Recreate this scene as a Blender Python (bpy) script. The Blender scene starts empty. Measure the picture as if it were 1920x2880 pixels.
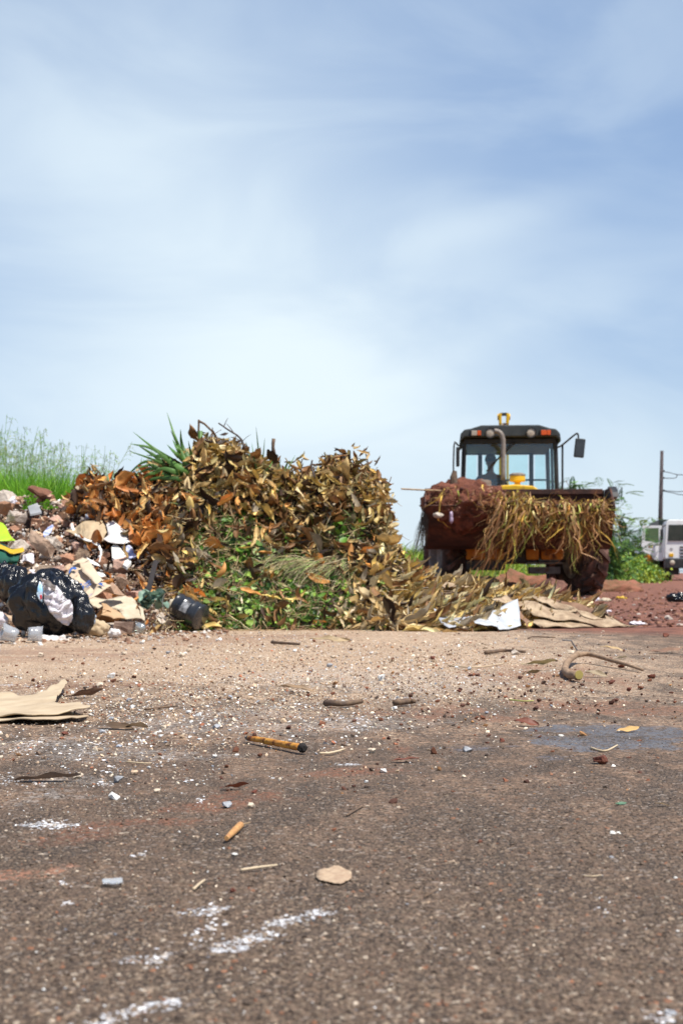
import bpy, bmesh, math, random
import numpy as np
from mathutils import Vector, Matrix, Euler, noise as mn
R = math.radians
random.seed(7); rng = np.random.default_rng(11)
sc = bpy.context.scene
COL = sc.collection
FPX = 4000.0; CX = 960.0; HY = 1611.0; H = 0.33     # lens in photo pixels, horizon row, eye height

def W(px, py, d):
    return Vector(((px-CX)/FPX*d, d, H+(HY-py)/FPX*d))
def G(px, py, z=0.0):
    d = FPX*H/(py-HY)
    return Vector(((px-CX)/FPX*d, d, z))
def lerp(a, b, t): return a+(b-a)*t
def ramp(x, pts):
    return float(np.interp(x, [p[0] for p in pts], [p[1] for p in pts]))

# ---------------------------------------------------------------- materials
def new_mat(name):
    m = bpy.data.materials.new(name); m.use_nodes = True
    nt = m.node_tree; nt.nodes.clear()
    out = nt.nodes.new('ShaderNodeOutputMaterial'); b = nt.nodes.new('ShaderNodeBsdfPrincipled')
    nt.links.new(b.outputs[0], out.inputs[0])
    return m, nt, b
def N(nt, kind, **kw):
    n = nt.nodes.new('ShaderNode'+kind)
    for k, v in kw.items(): setattr(n, k, v)
    return n
def L(nt, a, b): nt.links.new(a, b)
def math_n(nt, op, a, b=None, clamp=False):
    n = N(nt, 'Math', operation=op); n.use_clamp = clamp
    for i, v in enumerate((a, b)):
        if v is None: continue
        if isinstance(v, (int, float)): n.inputs[i].default_value = v
        else: L(nt, v, n.inputs[i])
    return n.outputs[0]
def mixc(nt, fac, a, b, blend='MIX'):
    n = N(nt, 'Mix', data_type='RGBA', blend_type=blend)
    for i, v in ((0, fac), (6, a), (7, b)):
        if isinstance(v, (int, float)): n.inputs[i].default_value = v
        elif isinstance(v, (tuple, list)): n.inputs[i].default_value = (*v[:3], 1)
        else: L(nt, v, n.inputs[i])
    return n.outputs[2]
def noise(nt, vec, scale, detail=4, rough=0.55, dist=0.0):
    n = N(nt, 'TexNoise'); n.inputs['Scale'].default_value = scale; n.inputs['Detail'].default_value = detail
    n.inputs['Roughness'].default_value = rough; n.inputs['Distortion'].default_value = dist
    if vec is not None: L(nt, vec, n.inputs['Vector'])
    return n.outputs['Fac']
def rng_map(nt, v, a, b, c=0.0, d=1.0, smooth=True):
    n = N(nt, 'MapRange', interpolation_type='SMOOTHSTEP' if smooth else 'LINEAR')
    L(nt, v, n.inputs[0]); n.inputs[1].default_value = a; n.inputs[2].default_value = b
    n.inputs[3].default_value = c; n.inputs[4].default_value = d
    return n.outputs[0]
def ocoord(nt): return N(nt, 'TexCoord').outputs['Object']

def mat(name, c1, c2=None, rough=0.7, scale=8, metal=0.0, bump=0.3, bscale=40, bdist=0.004, attr=False,
        dirt=None, dscale=6, dmin=0.5, dmax=0.65, spec=0.4, transl=0.0):
    """noise-mixed base colour, optional vertex tint and a layer of dirt patches"""
    m, nt, b = new_mat(name)
    v = ocoord(nt)
    c2 = c2 or tuple(x*0.7 for x in c1)
    f = rng_map(nt, noise(nt, v, scale, 6, .6), .3, .7)
    col = mixc(nt, f, c1, c2)
    if attr:
        a = N(nt, 'Attribute', attribute_name='Col')
        k = rng_map(nt, noise(nt, v, scale, 4), .25, .75, .72, 1.22)
        cc = N(nt, 'Combine' if False else 'CombineXYZ')
        for i in range(3): L(nt, k, cc.inputs[i])
        col = mixc(nt, 1.0, a.outputs['Color'], cc.outputs[0], 'MULTIPLY')
    if dirt:
        g = rng_map(nt, noise(nt, v, dscale, 8, .65), dmin, dmax)
        col = mixc(nt, g, col, dirt)
        r = mixc(nt, g, (rough,)*3, (.9,)*3)
        L(nt, r, b.inputs['Roughness'])
    else: b.inputs['Roughness'].default_value = rough
    L(nt, col, b.inputs['Base Color'])
    b.inputs['Metallic'].default_value = metal
    b.inputs['Specular IOR Level'].default_value = spec
    if bump:
        bn = N(nt, 'Bump'); bn.inputs['Strength'].default_value = bump; bn.inputs['Distance'].default_value = bdist
        L(nt, noise(nt, v, bscale, 6, .65), bn.inputs['Height']); L(nt, bn.outputs[0], b.inputs['Normal'])
    if transl:
        t = N(nt, 'BsdfTranslucent'); L(nt, col, t.inputs[0])
        mx = N(nt, 'MixShader'); mx.inputs[0].default_value = transl
        L(nt, b.outputs[0], mx.inputs[1]); L(nt, t.outputs[0], mx.inputs[2])
        L(nt, mx.outputs[0], [n for n in nt.nodes if n.type == 'OUTPUT_MATERIAL'][0].inputs[0])
    return m
M = {}
M['leaf'] = mat('dry_leaf', (.3, .2, .1), attr=True, rough=.55, scale=22, bump=.4, bscale=60, transl=.12)
M['green'] = mat('green_leaf', (.1, .2, .05), attr=True, rough=.5, scale=15, bump=.2, transl=.22)
M['grit'] = mat('grit', (.5, .5, .5), attr=True, rough=.85, scale=90, bump=.4, bscale=300, bdist=.001)
M['rock'] = mat('rubble', (.3, .2, .15), attr=True, rough=.9, scale=22, bump=.9, bscale=60, bdist=.012,
                dirt=(.22, .11, .065), dscale=16, dmin=.52, dmax=.8)
M['soil'] = mat('brown_soil', (.19, .105, .065), (.07, .035, .022), rough=.95, scale=14, bump=1, bscale=35, bdist=.03)
M['redsoil'] = mat('red_soil', (.24, .085, .048), (.09, .028, .018), rough=.95, scale=9, bump=1, bscale=22, bdist=.04)
M['straw'] = mat('straw', (.4, .3, .1), attr=True, rough=.6, scale=12, bump=.2, transl=.12)
M['wood'] = mat('branch_bark', (.2, .13, .08), (.09, .06, .045), rough=.8, scale=30, bump=.6, bscale=90)
M['greywood'] = mat('grey_branch_bark', (.17, .14, .13), (.07, .055, .05), rough=.8, scale=30, bump=.6, bscale=90)

# ---------------------------------------------------------------- mesh helpers
def tag(o, label=None, cat=None, group=None, kind=None):
    if label: o['label'] = label
    if cat: o['category'] = cat
    if group: o['group'] = group
    if kind: o['kind'] = kind
    return o
def empty(name, loc=(0, 0, 0), rz=0.0):
    o = bpy.data.objects.new(name, None); COL.objects.link(o); o.location = loc; o.rotation_euler = (0, 0, rz)
    o.empty_display_size = .1
    return o
def frame_from_axis(ax):
    ax = ax.normalized(); up = Vector((0, 0, 1)) if abs(ax.z) < .95 else Vector((1, 0, 0))
    u = ax.cross(up).normalized(); v = ax.cross(u).normalized()
    return u, v
class MB:
    def __init__(s): s.v = []; s.f = []; s.c = []
    def add(s, vs, fs, col=(1, 1, 1)):
        n = len(s.v); s.v += [tuple(v) for v in vs]
        s.f += [tuple(i+n for i in f) for f in fs]; s.c += [tuple(col)]*len(vs)
        return s
    def box(s, c, size, rot=None, col=(1, 1, 1), taper=1.0):
        sx, sy, sz = (x/2 for x in size)
        vs = [Vector((x*sx*(taper if z > 0 else 1), y*sy*(taper if z > 0 else 1), z*sz)) for z in (-1, 1) for y in (-1, 1) for x in (-1, 1)]
        if rot: e = Euler(rot).to_matrix(); vs = [e @ v for v in vs]
        c = Vector(c)
        return s.add([v+c for v in vs], [(0, 2, 3, 1), (4, 5, 7, 6), (0, 1, 5, 4), (2, 6, 7, 3), (0, 4, 6, 2), (1, 3, 7, 5)], col)
    def tube(s, pts, r, n=8, col=(1, 1, 1), cap=True, flat=1.0):
        pts = [Vector(p) for p in pts]; k = len(pts)
        rs = r if isinstance(r, (list, tuple)) else [r]*k
        vs = []; u0 = None
        for i, p in enumerate(pts):
            ax = (pts[min(i+1, k-1)]-pts[max(i-1, 0)])
            if ax.length < 1e-9: ax = Vector((0, 0, 1))
            ax.normalize()
            if u0 is None: u, v = frame_from_axis(ax)
            else:
                u = (u0-ax*u0.dot(ax)); u = u.normalized() if u.length > 1e-6 else frame_from_axis(ax)[0]
                v = ax.cross(u)
            u0 = u
            for j in range(n):
                a = 2*math.pi*j/n
                vs.append(p+u*math.cos(a)*rs[i]+v*math.sin(a)*rs[i]*flat)
        fs = [(i*n+j, i*n+(j+1) % n, (i+1)*n+(j+1) % n, (i+1)*n+j) for i in range(k-1) for j in range(n)]
        if cap: fs += [tuple(range(n-1, -1, -1)), tuple((k-1)*n+j for j in range(n))]
        return s.add(vs, fs, col)
    def lathe(s, prof, o=(0, 0, 0), axis=(0, 0, 1), n=24, col=(1, 1, 1), closed=False):
        o = Vector(o); ax = Vector(axis).normalized(); u, v = frame_from_axis(ax); vs = []
        for (r, z) in prof:
            for j in range(n):
                a = 2*math.pi*j/n; vs.append(o+ax*z+(u*math.cos(a)+v*math.sin(a))*max(r, 1e-5))
        k = len(prof); fs = []
        for i in range(k if closed else k-1):
            i2 = (i+1) % k
            fs += [(i*n+j, i*n+(j+1) % n, i2*n+(j+1) % n, i2*n+j) for j in range(n)]
        return s.add(vs, fs, col)
    def prism(s, poly, y0, y1, col=(1, 1, 1), axis='y'):
        """outline in the two other axes, extruded along axis"""
        def P(a, b, t): return (a, t, b) if axis == 'y' else ((t, a, b) if axis == 'x' else (a, b, t))
        n = len(poly)
        vs = [P(a, b, y0) for a, b in poly]+[P(a, b, y1) for a, b in poly]
        fs = [tuple(range(n)), tuple(range(2*n-1, n-1, -1))]+[(i, i+n, (i+1) % n+n, (i+1) % n) for i in range(n)]
        return s.add(vs, fs, col)
    def build(s, name, m, parent=None, loc=(0, 0, 0), smooth=False, bevel=0.0, seg=2):
        me = bpy.data.meshes.new(name); lo = Vector(loc)
        me.from_pydata([Vector(v)-lo for v in s.v], [], s.f); me.update()
        a = me.color_attributes.new('Col', 'FLOAT_COLOR', 'POINT')
        a.data.foreach_set('color', np.array([(*c[:3], 1.0) for c in s.c], dtype=np.float32).ravel())
        bm = bmesh.new(); bm.from_mesh(me); bmesh.ops.recalc_face_normals(bm, faces=bm.faces)
        if bevel:
            es = [e for e in bm.edges if len(e.link_faces) == 2 and e.calc_face_angle(0) > .5]
            bmesh.ops.bevel(bm, geom=es, offset=bevel, segments=seg, affect='EDGES', profile=.6)
        for f in bm.faces: f.smooth = smooth
        bm.to_mesh(me); bm.free()
        me.materials.append(m)
        o = bpy.data.objects.new(name, me); COL.objects.link(o); o.location = loc
        if parent: o.parent = parent
        return o
def np_obj(name, V, Fc, C, m, loc=(0, 0, 0), smooth=True, parent=None):
    """V (n,3) world, Fc (m,k) uniform polygons, C (n,3) colours"""
    me = bpy.data.meshes.new(name); V = np.asarray(V, dtype=np.float32)-np.asarray(loc, dtype=np.float32)
    k = Fc.shape[1]; nf = len(Fc)
    me.vertices.add(len(V)); me.vertices.foreach_set('co', V.ravel())
    me.loops.add(nf*k); me.loops.foreach_set('vertex_index', Fc.astype(np.int32).ravel())
    me.polygons.add(nf); me.polygons.foreach_set('loop_start', np.arange(0, nf*k, k, dtype=np.int32))
    me.polygons.foreach_set('loop_total', np.full(nf, k, dtype=np.int32))
    me.update(calc_edges=True); me.validate()
    if len(me.vertices) == len(C):
        a = me.color_attributes.new('Col', 'FLOAT_COLOR', 'POINT')
        a.data.foreach_set('color', np.concatenate([C, np.ones((len(C), 1))], 1).astype(np.float32).ravel())
    me.polygons.foreach_set('use_smooth', np.full(nf, smooth))
    me.materials.append(m)
    o = bpy.data.objects.new(name, me); COL.objects.link(o); o.location = loc
    if parent: o.parent = parent
    return o
def scatter(protos, pos, T, Nn, scale, cols, jit=.12):
    """protos: list of (V,F,shade); per item: position, tangent, normal, scale, colour"""
    n = len(pos); pid = rng.integers(0, len(protos), n)
    B = np.cross(Nn, T); Rm = np.stack([T, B, Nn], axis=2)
    Vs, Fs, Cs, off = [], [], [], 0
    ranges = []
    for k, (V, Fc, sh) in enumerate(protos):
        idx = np.where(pid == k)[0]
        if not len(idx): continue
        P = np.einsum('nij,vj->nvi', Rm[idx], V)*scale[idx][:, None, None]+pos[idx][:, None, :]
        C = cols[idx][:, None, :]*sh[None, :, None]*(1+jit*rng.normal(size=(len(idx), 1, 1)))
        nv = len(V)
        F2 = Fc[None]+(np.arange(len(idx))*nv)[:, None, None]+off
        Vs.append(P.reshape(-1, 3)); Cs.append(np.broadcast_to(C, P.shape).reshape(-1, 3)); Fs.append(F2.reshape(-1, Fc.shape[1]))
        off += nv*len(idx)
    return np.concatenate(Vs), np.concatenate(Fs), np.clip(np.concatenate(Cs), 0, 1)
def unit(a): return a/np.maximum(np.linalg.norm(a, axis=-1, keepdims=True), 1e-9)
def frames(base_n, spread, tbias=None, tw=0.0):
    Nn = unit(base_n+rng.normal(size=base_n.shape)*spread)
    r = rng.normal(size=base_n.shape)
    if tbias is not None: r = r*(1-tw)+np.asarray(tbias)*tw*2
    T = unit(r-Nn*(r*Nn).sum(1, keepdims=True))
    return T, Nn
def leaf_proto(seed, w=.32, curl=1.2, fold=.5, wav=.04, nx=8, ny=4, tip=.8, crum=0.0):
    r = random.Random(seed); V = []; S = []
    c = curl*r.uniform(.2, 1.3)*r.choice((-1, 1, 1)); tw = r.uniform(-1.2, 1.2); f = fold*r.uniform(.2, 1.6)
    ph = r.uniform(0, 6)
    x = y0 = 0.0; ang = 0.0; cen = []
    for i in range(nx+1):
        cen.append((x, y0, ang)); ang += c/nx*(1+.8*math.sin(i+ph)); x += math.cos(ang)/nx; y0 += math.sin(ang)/nx
    for i, (cx, cz, an) in enumerate(cen):
        t = i/nx; wd = w*.5*(math.sin(math.pi*min(1, t**tip*1.0))**.75+.03)
        roll = tw*t
        for j in range(ny+1):
            s = (j/ny-.5)*2; yy = s*wd; zz = abs(s)**1.3*wd*f*1.4+wav*math.sin(t*14+ph+s*3)*abs(s)
            y1 = yy*math.cos(roll)-zz*math.sin(roll); z1 = yy*math.sin(roll)+zz*math.cos(roll)
            V.append((cx-.5-math.sin(an)*z1+r.gauss(0, crum), y1+r.gauss(0, crum), cz+math.cos(an)*z1+r.gauss(0, crum*1.5)))
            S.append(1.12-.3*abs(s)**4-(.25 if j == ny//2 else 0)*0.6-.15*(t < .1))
    Fc = [(i*(ny+1)+j, (i+1)*(ny+1)+j, (i+1)*(ny+1)+j+1, i*(ny+1)+j+1) for i in range(nx) for j in range(ny)]
    return np.array(V), np.array(Fc), np.array(S)
def ribbons(P, width, cols, sides=None, taper=True):
    """P (n,k,3) centre lines -> flat ribbons (quads)"""
    n, k, _ = P.shape
    D = unit(np.gradient(P, axis=1))
    if sides is None: sides = rng.normal(size=(n, 3))
    S = unit(np.cross(D, sides[:, None, :]))
    t = np.linspace(0, 1, k)[None, :, None]
    wd = np.asarray(width).reshape(-1, 1, 1)*.5*((1-t**2.2)*.95+.05 if taper else np.ones_like(t))
    V = np.stack([P-S*wd, P+S*wd], axis=2).reshape(-1, 3)
    base = (np.arange(n)*k*2)[:, None, None]; i = np.arange(k-1)[None, :, None]*2
    Fc = (base+i+np.array([0, 1, 3, 2])[None, None, :]).reshape(-1, 4)
    C = np.repeat(cols[:, None, :], k*2, 1).reshape(-1, 3)
    return V, Fc, C
def tubes3(P, rad, cols, taper=.6):
    """P (n,k,3) -> triangular tubes"""
    n, k, _ = P.shape
    D = unit(np.gradient(P, axis=1)); ref = unit(rng.normal(size=(n, 1, 3)))
    U = unit(np.cross(D, ref)); Wv = np.cross(D, U)
    t = np.linspace(0, 1, k)[None, :, None]; r = np.asarray(rad).reshape(-1, 1, 1)*(1-(1-taper)*t)
    V = np.stack([P+(U*math.cos(a)+Wv*math.sin(a))*r for a in (0, 2.094, 4.189)], axis=2).reshape(-1, 3)
    base = (np.arange(n)*k*3)[:, None, None]
    q = np.array([(i*3+j, i*3+(j+1) % 3, (i+1)*3+(j+1) % 3, (i+1)*3+j) for i in range(k-1) for j in range(3)])
    Fc = (base+q[None]).reshape(-1, 4)
    return V, Fc, np.repeat(cols[:, None, :], k*3, 1).reshape(-1, 3)
def join_np(parts):
    V, Fc, C, off = [], [], [], 0
    for v, f, c in parts:
        V.append(v); Fc.append(f+off); C.append(c); off += len(v)
    return np.concatenate(V), np.concatenate(Fc), np.concatenate(C)
def pick(pal, n, w=None, jit=.18):
    pal = np.array(pal); i = rng.choice(len(pal), n, p=None if w is None else np.array(w)/sum(w))
    return np.clip(pal[i]*(1+jit*rng.normal(size=(n, 1))), .005, .95)
def smooth_pts(pts, k=4):
    """Catmull-Rom through the points"""
    p = [Vector(q) for q in pts]; p = [p[0]*2-p[1]]+p+[p[-1]*2-p[-2]]; out = []
    for i in range(1, len(p)-2):
        for j in range(k):
            t = j/k; a, b, c, d = p[i-1], p[i], p[i+1], p[i+2]
            out.append(.5*((2*b)+(c-a)*t+(2*a-5*b+4*c-d)*t*t+(3*b-a-3*c+d)*t**3))
    out.append(p[-2]); return out

# ---------------------------------------------------------------- camera, light, sky
cam_d = bpy.data.cameras.new('camera'); cam = bpy.data.objects.new('camera', cam_d); COL.objects.link(cam)
cam.location = (0, 0, H); cam.rotation_euler = (R(90), 0, 0)
cam_d.sensor_fit = 'VERTICAL'; cam_d.sensor_height = 36; cam_d.sensor_width = 24; cam_d.lens = 50
cam_d.shift_y = (HY-1440)/2880; cam_d.clip_start = .05; cam_d.clip_end = 3000
cam_d.dof.use_dof = True; cam_d.dof.focus_distance = 3.1; cam_d.dof.aperture_fstop = 11
sc.camera = cam
SUN = Vector((.32, -.27, .91)).normalized()
sd = bpy.data.lights.new('sun', 'SUN'); sd.energy = 5.0; sd.angle = R(.9); sd.color = (1, .95, .87)
so = bpy.data.objects.new('sun', sd); COL.objects.link(so); so.rotation_euler = SUN.to_track_quat('Z', 'Y').to_euler(); so.location = SUN*50
w = bpy.data.worlds.new('World'); sc.world = w; w.use_nodes = True
nt = w.node_tree; nt.nodes.clear()
wo = N(nt, 'OutputWorld'); bg = N(nt, 'Background'); L(nt, bg.outputs[0], wo.inputs[0])
sky = N(nt, 'TexSky', sky_type='NISHITA', sun_disc=False, sun_elevation=math.asin(SUN.z), sun_rotation=math.atan2(SUN.x, SUN.y))
sky.air_density = 1.0; sky.dust_density = .6; sky.ozone_density = 2.5
bg.inputs['Strength'].default_value = 0.105
gd = N(nt, 'TexCoord').outputs['Generated']
sep = N(nt, 'SeparateXYZ'); L(nt, gd, sep.inputs[0])
def sky_blob(cx, cy, rx, ry, ang, edge=0.0):
    """soft ellipse of cloud round a direction (given by photo row and column)"""
    c = Vector(((cx-CX)/FPX, 1, (HY-cy)/FPX)).normalized(); a = R(ang)
    d = N(nt, 'VectorMath', operation='SUBTRACT'); L(nt, gd, d.inputs[0]); d.inputs[1].default_value = c
    tot = None
    for e, r in (((math.cos(a), 0, math.sin(a)), rx/FPX), ((-math.sin(a), 0, math.cos(a)), ry/FPX), ((0, 1, 0), .5)):
        dp = N(nt, 'VectorMath', operation='DOT_PRODUCT'); L(nt, d.outputs[0], dp.inputs[0]); dp.inputs[1].default_value = Vector(e)/r
        sq = math_n(nt, 'MULTIPLY', dp.outputs['Value'], dp.outputs['Value'])
        tot = sq if tot is None else math_n(nt, 'ADD', tot, sq)
    return rng_map(nt, math_n(nt, 'SQRT', tot), edge, 1.0, 1.0, 0.0)
mp = N(nt, 'Mapping'); L(nt, gd, mp.inputs[0]); mp.inputs['Rotation'].default_value = (0, R(18), 0); mp.inputs['Scale'].default_value = (2.6, 2, 7)
cn = noise(nt, mp.outputs[0], 1.6, 7, .5, .6)
cn = rng_map(nt, cn, .36, .68)
m1 = sky_blob(680, 830, 1550, 900, -34)
m2 = sky_blob(560, 640, 900, 420, -48)
m3 = sky_blob(1150, 1150, 1200, 330, -8)
m4 = sky_blob(1000, 150, 1500, 300, 12)
m5 = sky_blob(1500, 900, 520, 120, 20); m6 = sky_blob(-100, 1300, 1300, 420, 0); m7 = sky_blob(1380, 620, 520, 90, 14)
vw = sky_blob(960, 1000, 3800, 3800, 0, .2); hz = math_n(nt, 'MULTIPLY', rng_map(nt, sep.outputs['Z'], -.02, .20, .42, 0.0), vw)
msk = math_n(nt, 'MULTIPLY', m1, .62)
for q, k in ((m2, .10), (m3, .10), (m4, .06), (m5, .15), (m6, .22), (m7, .16)): msk = math_n(nt, 'ADD', msk, math_n(nt, 'MULTIPLY', q, k))
msk = math_n(nt, 'ADD', msk, math_n(nt, 'MULTIPLY', math_n(nt, 'MULTIPLY', cn, vw), .26))
msk = math_n(nt, 'ADD', msk, hz)
msk = math_n(nt, 'ADD', msk, .0, clamp=True)
CLOUD = (6.5, 7.45, 8.0); BLUE = None
skyc = mixc(nt, math_n(nt, 'ADD', math_n(nt, 'MULTIPLY', vw, .56), .0), sky.outputs[0], (3.05, 4.3, 6.5))
L(nt, mixc(nt, msk, skyc, CLOUD), bg.inputs[0])
vs = sc.view_settings; vs.view_transform = 'Standard'; vs.look = 'None'; vs.exposure = 0.3; vs.gamma = 1
sc.render.engine = 'CYCLES'
sc.cycles.max_bounces = 6; sc.cycles.transparent_max_bounces = 12
# ---------------------------------------------------------------- ground
def ground_material():
    m, nt, b = new_mat('road_surface')
    v = ocoord(nt)
    def vor(scale, feat='F1'):
        n = N(nt, 'TexVoronoi', feature=feat); n.inputs['Scale'].default_value = scale; L(nt, wv, n.inputs['Vector']); return n
    # slightly warped coordinates keep the stones irregular
    nz = N(nt, 'TexNoise'); nz.inputs['Scale'].default_value = 60; L(nt, v, nz.inputs['Vector'])
    sb = N(nt, 'VectorMath', operation='SCALE'); L(nt, nz.outputs['Color'], sb.inputs[0]); sb.inputs['Scale'].default_value = .006
    ad = N(nt, 'VectorMath', operation='ADD'); L(nt, v, ad.inputs[0]); L(nt, sb.outputs[0], ad.inputs[1]); wv = ad.outputs[0]
    v1 = vor(150); v2 = vor(330); e1 = vor(150, 'DISTANCE_TO_EDGE')
    s1 = N(nt, 'SeparateColor'); L(nt, v1.outputs['Color'], s1.inputs[0])
    s2 = N(nt, 'SeparateColor'); L(nt, v2.outputs['Color'], s2.inputs[0])
    stone = mixc(nt, s1.outputs[0], (.055, .036, .024), (.218, .152, .107))
    stone = mixc(nt, rng_map(nt, s1.outputs[1], .88, .93), stone, (.36, .30, .25))
    fine = mixc(nt, s2.outputs[0], (.034, .022, .014), (.198, .138, .095))
    asp = mixc(nt, .45, stone, fine)
    edge = rng_map(nt, e1.outputs['Distance'], 0.0, .14, .0, 1)
    asp = mixc(nt, edge, (.018, .013, .010), asp)
    big = noise(nt, v, 1.3, 6, .6)
    k = rng_map(nt, big, .3, .7, .85, 1.2, False)
    cc = N(nt, 'CombineXYZ'); [L(nt, k, cc.inputs[i]) for i in range(3)]
    asp = mixc(nt, 1.0, asp, cc.outputs[0], 'MULTIPLY')
    sep = N(nt, 'SeparateXYZ'); L(nt, v, sep.inputs[0]); X, Y = sep.outputs[0], sep.outputs[1]
    n_mid = noise(nt, v, 5, 8, .65); n_fine = noise(nt, v, 34, 8, .7); n_speck = noise(nt, v, 120, 4, .7)
    st = N(nt, 'Mapping'); L(nt, v, st.inputs[0]); st.inputs['Scale'].default_value = (1, .45, 1)
    n_str = noise(nt, st.outputs[0], 9, 8, .65, .4)
    def warp(scale, amp):
        w0 = N(nt, 'TexNoise'); w0.inputs['Scale'].default_value = scale; w0.inputs['Detail'].default_value = 6; w0.inputs['Roughness'].default_value = .65; L(nt, v, w0.inputs['Vector'])
        sc_ = N(nt, 'SeparateColor'); L(nt, w0.outputs['Color'], sc_.inputs[0])
        return [math_n(nt, 'ADD', c_, math_n(nt, 'MULTIPLY', math_n(nt, 'SUBTRACT', o_, .5), amp)) for c_, o_ in ((X, sc_.outputs[0]), (Y, sc_.outputs[1]))]
    XB, YB = warp(2.2, .75); XS, YS = warp(22, .05)
    def ell(px0, py0, rx, ry, ang=0, inner=.2):
        """ellipse in metres round the spot of the road seen at px0, py0"""
        c = G(px0, py0); a = R(ang)
        sm = max(rx, ry) < .09; dx = math_n(nt, 'SUBTRACT', XS if sm else XB, c.x); dy = math_n(nt, 'SUBTRACT', YS if sm else YB, c.y)
        u = math_n(nt, 'ADD', math_n(nt, 'MULTIPLY', dx, math.cos(a)/rx), math_n(nt, 'MULTIPLY', dy, math.sin(a)/rx))
        w_ = math_n(nt, 'ADD', math_n(nt, 'MULTIPLY', dx, -math.sin(a)/ry), math_n(nt, 'MULTIPLY', dy, math.cos(a)/ry))
        q = math_n(nt, 'SQRT', math_n(nt, 'ADD', math_n(nt, 'MULTIPLY', u, u), math_n(nt, 'MULTIPLY', w_, w_)))
        return rng_map(nt, q, inner, 1.0, 1.0, 0.0)
    def patch(col, masks, nn, lo, hi, c2, strength=1.0):
        tot = None
        for q in masks: tot = q if tot is None else math_n(nt, 'MAXIMUM', tot, q)
        ns_ = rng_map(nt, nn, .32, .68, 0, 1, False)
        f = rng_map(nt, math_n(nt, 'ADD', math_n(nt, 'MULTIPLY', tot, 1.0), ns_), lo+.55, hi+.75, 0, strength)
        f = math_n(nt, 'MULTIPLY', math_n(nt, 'MULTIPLY', f, rng_map(nt, tot, 0, .3)), grain)
        return mixc(nt, f, col, c2)
    gr_ = math_n(nt, 'ADD', math_n(nt, 'MULTIPLY', s1.outputs[2], .55), math_n(nt, 'MULTIPLY', n_speck, .9))
    grain = rng_map(nt, gr_, .52, .88, .12, 1.0)
    # brown dust caught between the stones, more of it towards the heap
    dustf = math_n(nt, 'MULTIPLY', math_n(nt, 'MULTIPLY', rng_map(nt, Y, 1.0, 3.6, .2, .85), rng_map(nt, n_str, .38, .62)), grain)
    col = mixc(nt, dustf, asp, mixc(nt, rng_map(nt, n_fine, .4, .6), (.38, .225, .135), (.21, .125, .078)))
    # sandy, gravelly spread in front of the heap
    far = rng_map(nt, Y, 1.9, 5.4); lft = rng_map(nt, X, .2, 2.2, 1, 0)
    sandm = math_n(nt, 'MULTIPLY', far, lft)
    sandc = mixc(nt, rng_map(nt, n_fine, .35, .7), (.53, .35, .22), (.24, .14, .085))
    sandc = mixc(nt, rng_map(nt, n_speck, .50, .60), sandc, (.80, .67, .50))
    col = mixc(nt, rng_map(nt, math_n(nt, 'ADD', math_n(nt, 'MULTIPLY', sandm, .55), math_n(nt, 'ADD', math_n(nt, 'MULTIPLY', n_str, .75), math_n(nt, 'MULTIPLY', grain, .22))), .58, 1.08, 0, .92), col, sandc)
    # smooth brown strip along the foot of the rubble
    col = patch(col, [ell(60, 1840, 1.25, 1.1), ell(520, 1800, .95, 1.1), ell(800, 1790, 1.0, .7)], n_mid, .62, .82,
                mixc(nt, rng_map(nt, n_str, .4, .65), (.38, .22, .14), (.20, .13, .10)), .85)
    # dark dirt smear and red smears
    col = patch(col, [ell(150, 1930, .5, .45), ell(330, 1925, .5, .15)], n_fine, .6, .8, (.20, .085, .045), .85)
    col = patch(col, [ell(1500, 1900, .55, 1.1, 0), ell(1250, 2010, .45, .35, 20), ell(960, 2170, .2, .13), ell(1100, 2120, .16, .14),
                      ell(500, 2280, .14, .12), ell(420, 2330, .18, .08), ell(330, 2350, .12, .08), ell(740, 2250, .18, .18), ell(1600, 1985, .5, .5)],
                n_str, .56, .95, (.22, .085, .045), .75)
    col = patch(col, [ell(20, 2430, .09, .05, 25)], n_fine, .55, .8, (.42, .2, .12), .7)
    # red earth of the lot beyond the road
    redm = math_n(nt, 'ADD', rng_map(nt, math_n(nt, 'ADD', Y, math_n(nt, 'MULTIPLY', X, .9)), 7.6, 10.6), 0)
    redc = mixc(nt, rng_map(nt, n_mid, .35, .65), (.30, .125, .075), (.12, .05, .035))
    col = mixc(nt, rng_map(nt, math_n(nt, 'ADD', math_n(nt, 'MULTIPLY', redm, .8), math_n(nt, 'MULTIPLY', n_str, .4)), .42, .8), col, redc)
    # blue-grey paint stain
    col = patch(col, [ell(1665, 2080, .15, .38, 0, .55), ell(1790, 2060, .12, .22, 0, .4)], n_str, .45, .75, mixc(nt, rng_map(nt, n_fine, .4, .6), (.095, .115, .15), (.16, .165, .18)), .95)
    col = patch(col, [ell(1440, 2120, .10, .10, 0, .2), ell(1560, 2135, .08, .08)], n_fine, .66, .84, (.13, .15, .2), .5)
    # pale plaster dust and streaks
    dust = [ell(120, 2040+60, .35, .17), ell(330, 2120, .35, .22), ell(520, 2040, .5, .35), ell(1000, 2040, .4, .35), ell(700, 2000, .4, .4), ell(250, 2200, .2, .12),
            ell(1150, 1920, .7, 1.0), ell(900, 1900, .7, 1.0), ell(30, 2230, .15, .12)]
    col = patch(col, dust, n_fine, .60, .95, (.62, .58, .54), .35)
    streaks = [ell(140, 2318, .08, .03, 4, .3), ell(690, 2640, .07, .024, 33, .3), ell(800, 2590, .055, .022, 30, .2), ell(885, 2567, .03, .02, 30, .4), ell(640, 2665, .04, .022, 30, .3),
               ell(420, 2690, .06, .02, 33), ell(340, 2850, .08, .018, 38, .3), ell(460, 2825, .05, .02, 30, .3), ell(580, 2560, .06, .03, 30), ell(20, 1925, .05, .05),
               ell(1850, 2870, .02, .02, 20, .3), ell(980, 2150, .04, .03, 0)]
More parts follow.
